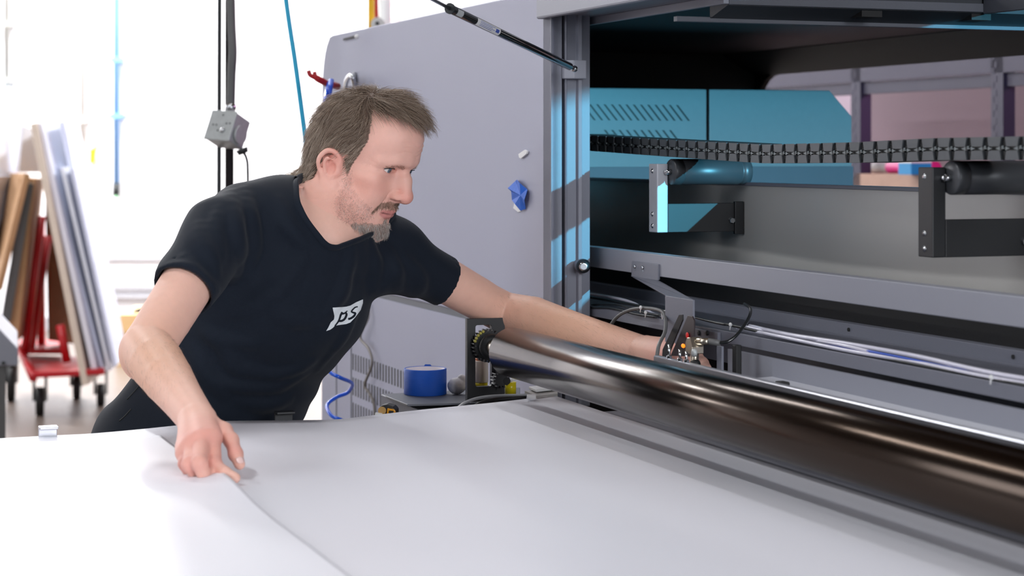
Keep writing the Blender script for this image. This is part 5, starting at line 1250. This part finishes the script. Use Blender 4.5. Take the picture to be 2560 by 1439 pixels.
# ================================================================== CAMERA, LIGHTS
cam = bpy.data.cameras.new('camera'); co = bpy.data.objects.new('camera', cam); COL.objects.link(co); SC.camera = co
co.location = (0, 0, CZ); co.rotation_euler = (math.pi/2, 0, 0)
cam.sensor_width = 36; cam.lens = 36*F/2560; cam.shift_x = 0; cam.shift_y = -(719.5-HOR)/2560
cam.clip_start = .05; cam.clip_end = 60
cam.dof.use_dof = True; cam.dof.focus_distance = 3.3; cam.dof.aperture_fstop = 5.6
w = bpy.data.worlds.new('world'); SC.world = w; w.use_nodes = True
w.node_tree.nodes['Background'].inputs[0].default_value = (.9, .93, 1, 1); w.node_tree.nodes['Background'].inputs[1].default_value = .12
def area(name, loc, target, sx, sy, power, col=(1, 1, 1), spread=180):
    l = bpy.data.lights.new(name, 'AREA'); l.shape = 'RECTANGLE'; l.size = sx; l.size_y = sy; l.energy = power; l.color = col; l.spread = math.radians(spread)
    o = bpy.data.objects.new(name, l); COL.objects.link(o); o.location = loc
    o.rotation_euler = (Vector(target)-Vector(loc)).to_track_quat('-Z', 'Y').to_euler(); return o
lampm = mat('tube lamp glass', rgb(255, 255, 255), .4, emit=((1, .98, .96, 1), 9), var=0)
def tube_light(x, y, ang, length, power, z=4.2, col=(.96, .98, 1)):
    t = thing('ceiling_light', (x, y, z+.1), 'long white tube light hanging below the roof deck', 'ceiling light', 'tube lights under the roof')
    M_ = Matrix.Translation((x, y, z)) @ Matrix.Rotation(ang, 4, 'Z')
    MB(M_).box(-length/2, length/2, -.06, .06, .04, .1).build('light_housing', white, t)
    MB(M_).cyl((-length/2, 0, .015), (length/2, 0, .015), .02, 12).build('tube_lamp', lampm, t)
    l = bpy.data.lights.new('tube_glow', 'AREA'); l.shape = 'RECTANGLE'; l.size = length; l.size_y = .12; l.energy = power; l.color = col
    o = bpy.data.objects.new('tube_glow', l); COL.objects.link(o); o.matrix_world = M_ @ Matrix.Translation((0, 0, -.02))
AA = math.atan2(AV.y, AV.x)
for x, y, pw in ((-2.0, 2.2, 44), (-3.2, 8, 110), (.2, 8.0, 18), (-3.2, 12.3, 330), (.4, 12.6, 330), (-.7, 5.6, 30)):  # the tube just behind the man is added, to rim-light hair and shoulders
    tube_light(x, y, AA, 2.4, pw)
for a_, b_, p_ in ((-7.2, -5.0, 110), (-9.65, -5.0, 120), (-12.05, -4.75, 120)):
    q = W(a_, b_, 4.2); tube_light(q.x, q.y, AA, 2.4, p_)
area('window_light', (-4.6, .4, 2.6), (-.3, 3.4, 1.1), 2.2, 1.6, 56, (.88, .93, 1))
area('added_front_fill', (2.2, -2.4, 2.5), (-.2, 3.4, 1.2), 2.4, 1.6, 200, (.92, .95, 1))  # unseen soft fill, added to brighten the man from the front right
area('added_wall_wash', (-3.5, 13.2, 5.2), (-1.5, 15, 1.2), 4, 1.2, 420)  # unseen area lamp added under the ceiling to blow out the far wall
# cyan lamp inside the machine opening, pink lamp by the rack
l = bpy.data.lights.new('cyan_lamp', 'SPOT'); l.energy = 300; l.color = (.14, .70, 1.0); l.spot_size = math.radians(34); l.spot_blend = .25; l.shadow_soft_size = .006
o = bpy.data.objects.new('cyan_lamp', l); COL.objects.link(o); o.location = W(2.1, .92, 1.66)
o.rotation_euler = (W(-.75, .66, 1.42)-o.location).to_track_quat('-Z', 'Y').to_euler()
t = thing('added_beam_shade', W(2.16, .93, 1.66), 'unseen black housing with a visor, added to cut off the top of the cyan beam', 'lamp')  # unseen housing and visor, added to block the upper part of the cyan beam
_d = (W(-.75, .66, 1.66)-W(2.1, .92, 1.66)).normalized(); _L = W(2.1, .92, 1.66)
MB().cyl(_L-_d*.10, _L-_d*.012, .03, 24).build('added_housing', black, t)
_s = _d.cross(Vector((0, 0, 1))); _e = _L+_d*.16+Vector((0, 0, -.16*.021))
MB().slab([_L-_d*.02+_s*.05+Vector((0, 0, .02)), _L-_d*.02-_s*.05+Vector((0, 0, .02)), _e-_s*.07, _e+_s*.07], (0, 0, .002)).build('added_visor', black, t)
area('pink_lamp', (3.2, 6.3, 2.6), (1.3, 8, 1.4), .8, .8, 34, (1, .45, .85))
vs = SC.view_settings; vs.view_transform = 'Standard'; vs.look = 'None'; vs.gamma = 1; vs.exposure = .14; vs.use_curve_mapping = False
SC.cycles.use_denoising = True
SC.cycles.max_bounces = 6; SC.cycles.diffuse_bounces = 3; SC.cycles.glossy_bounces = 3; SC.cycles.transmission_bounces = 4
SC.cycles.use_adaptive_sampling = True; SC.cycles.adaptive_threshold = .05; SC.cycles.caustics_reflective = False; SC.cycles.caustics_refractive = False
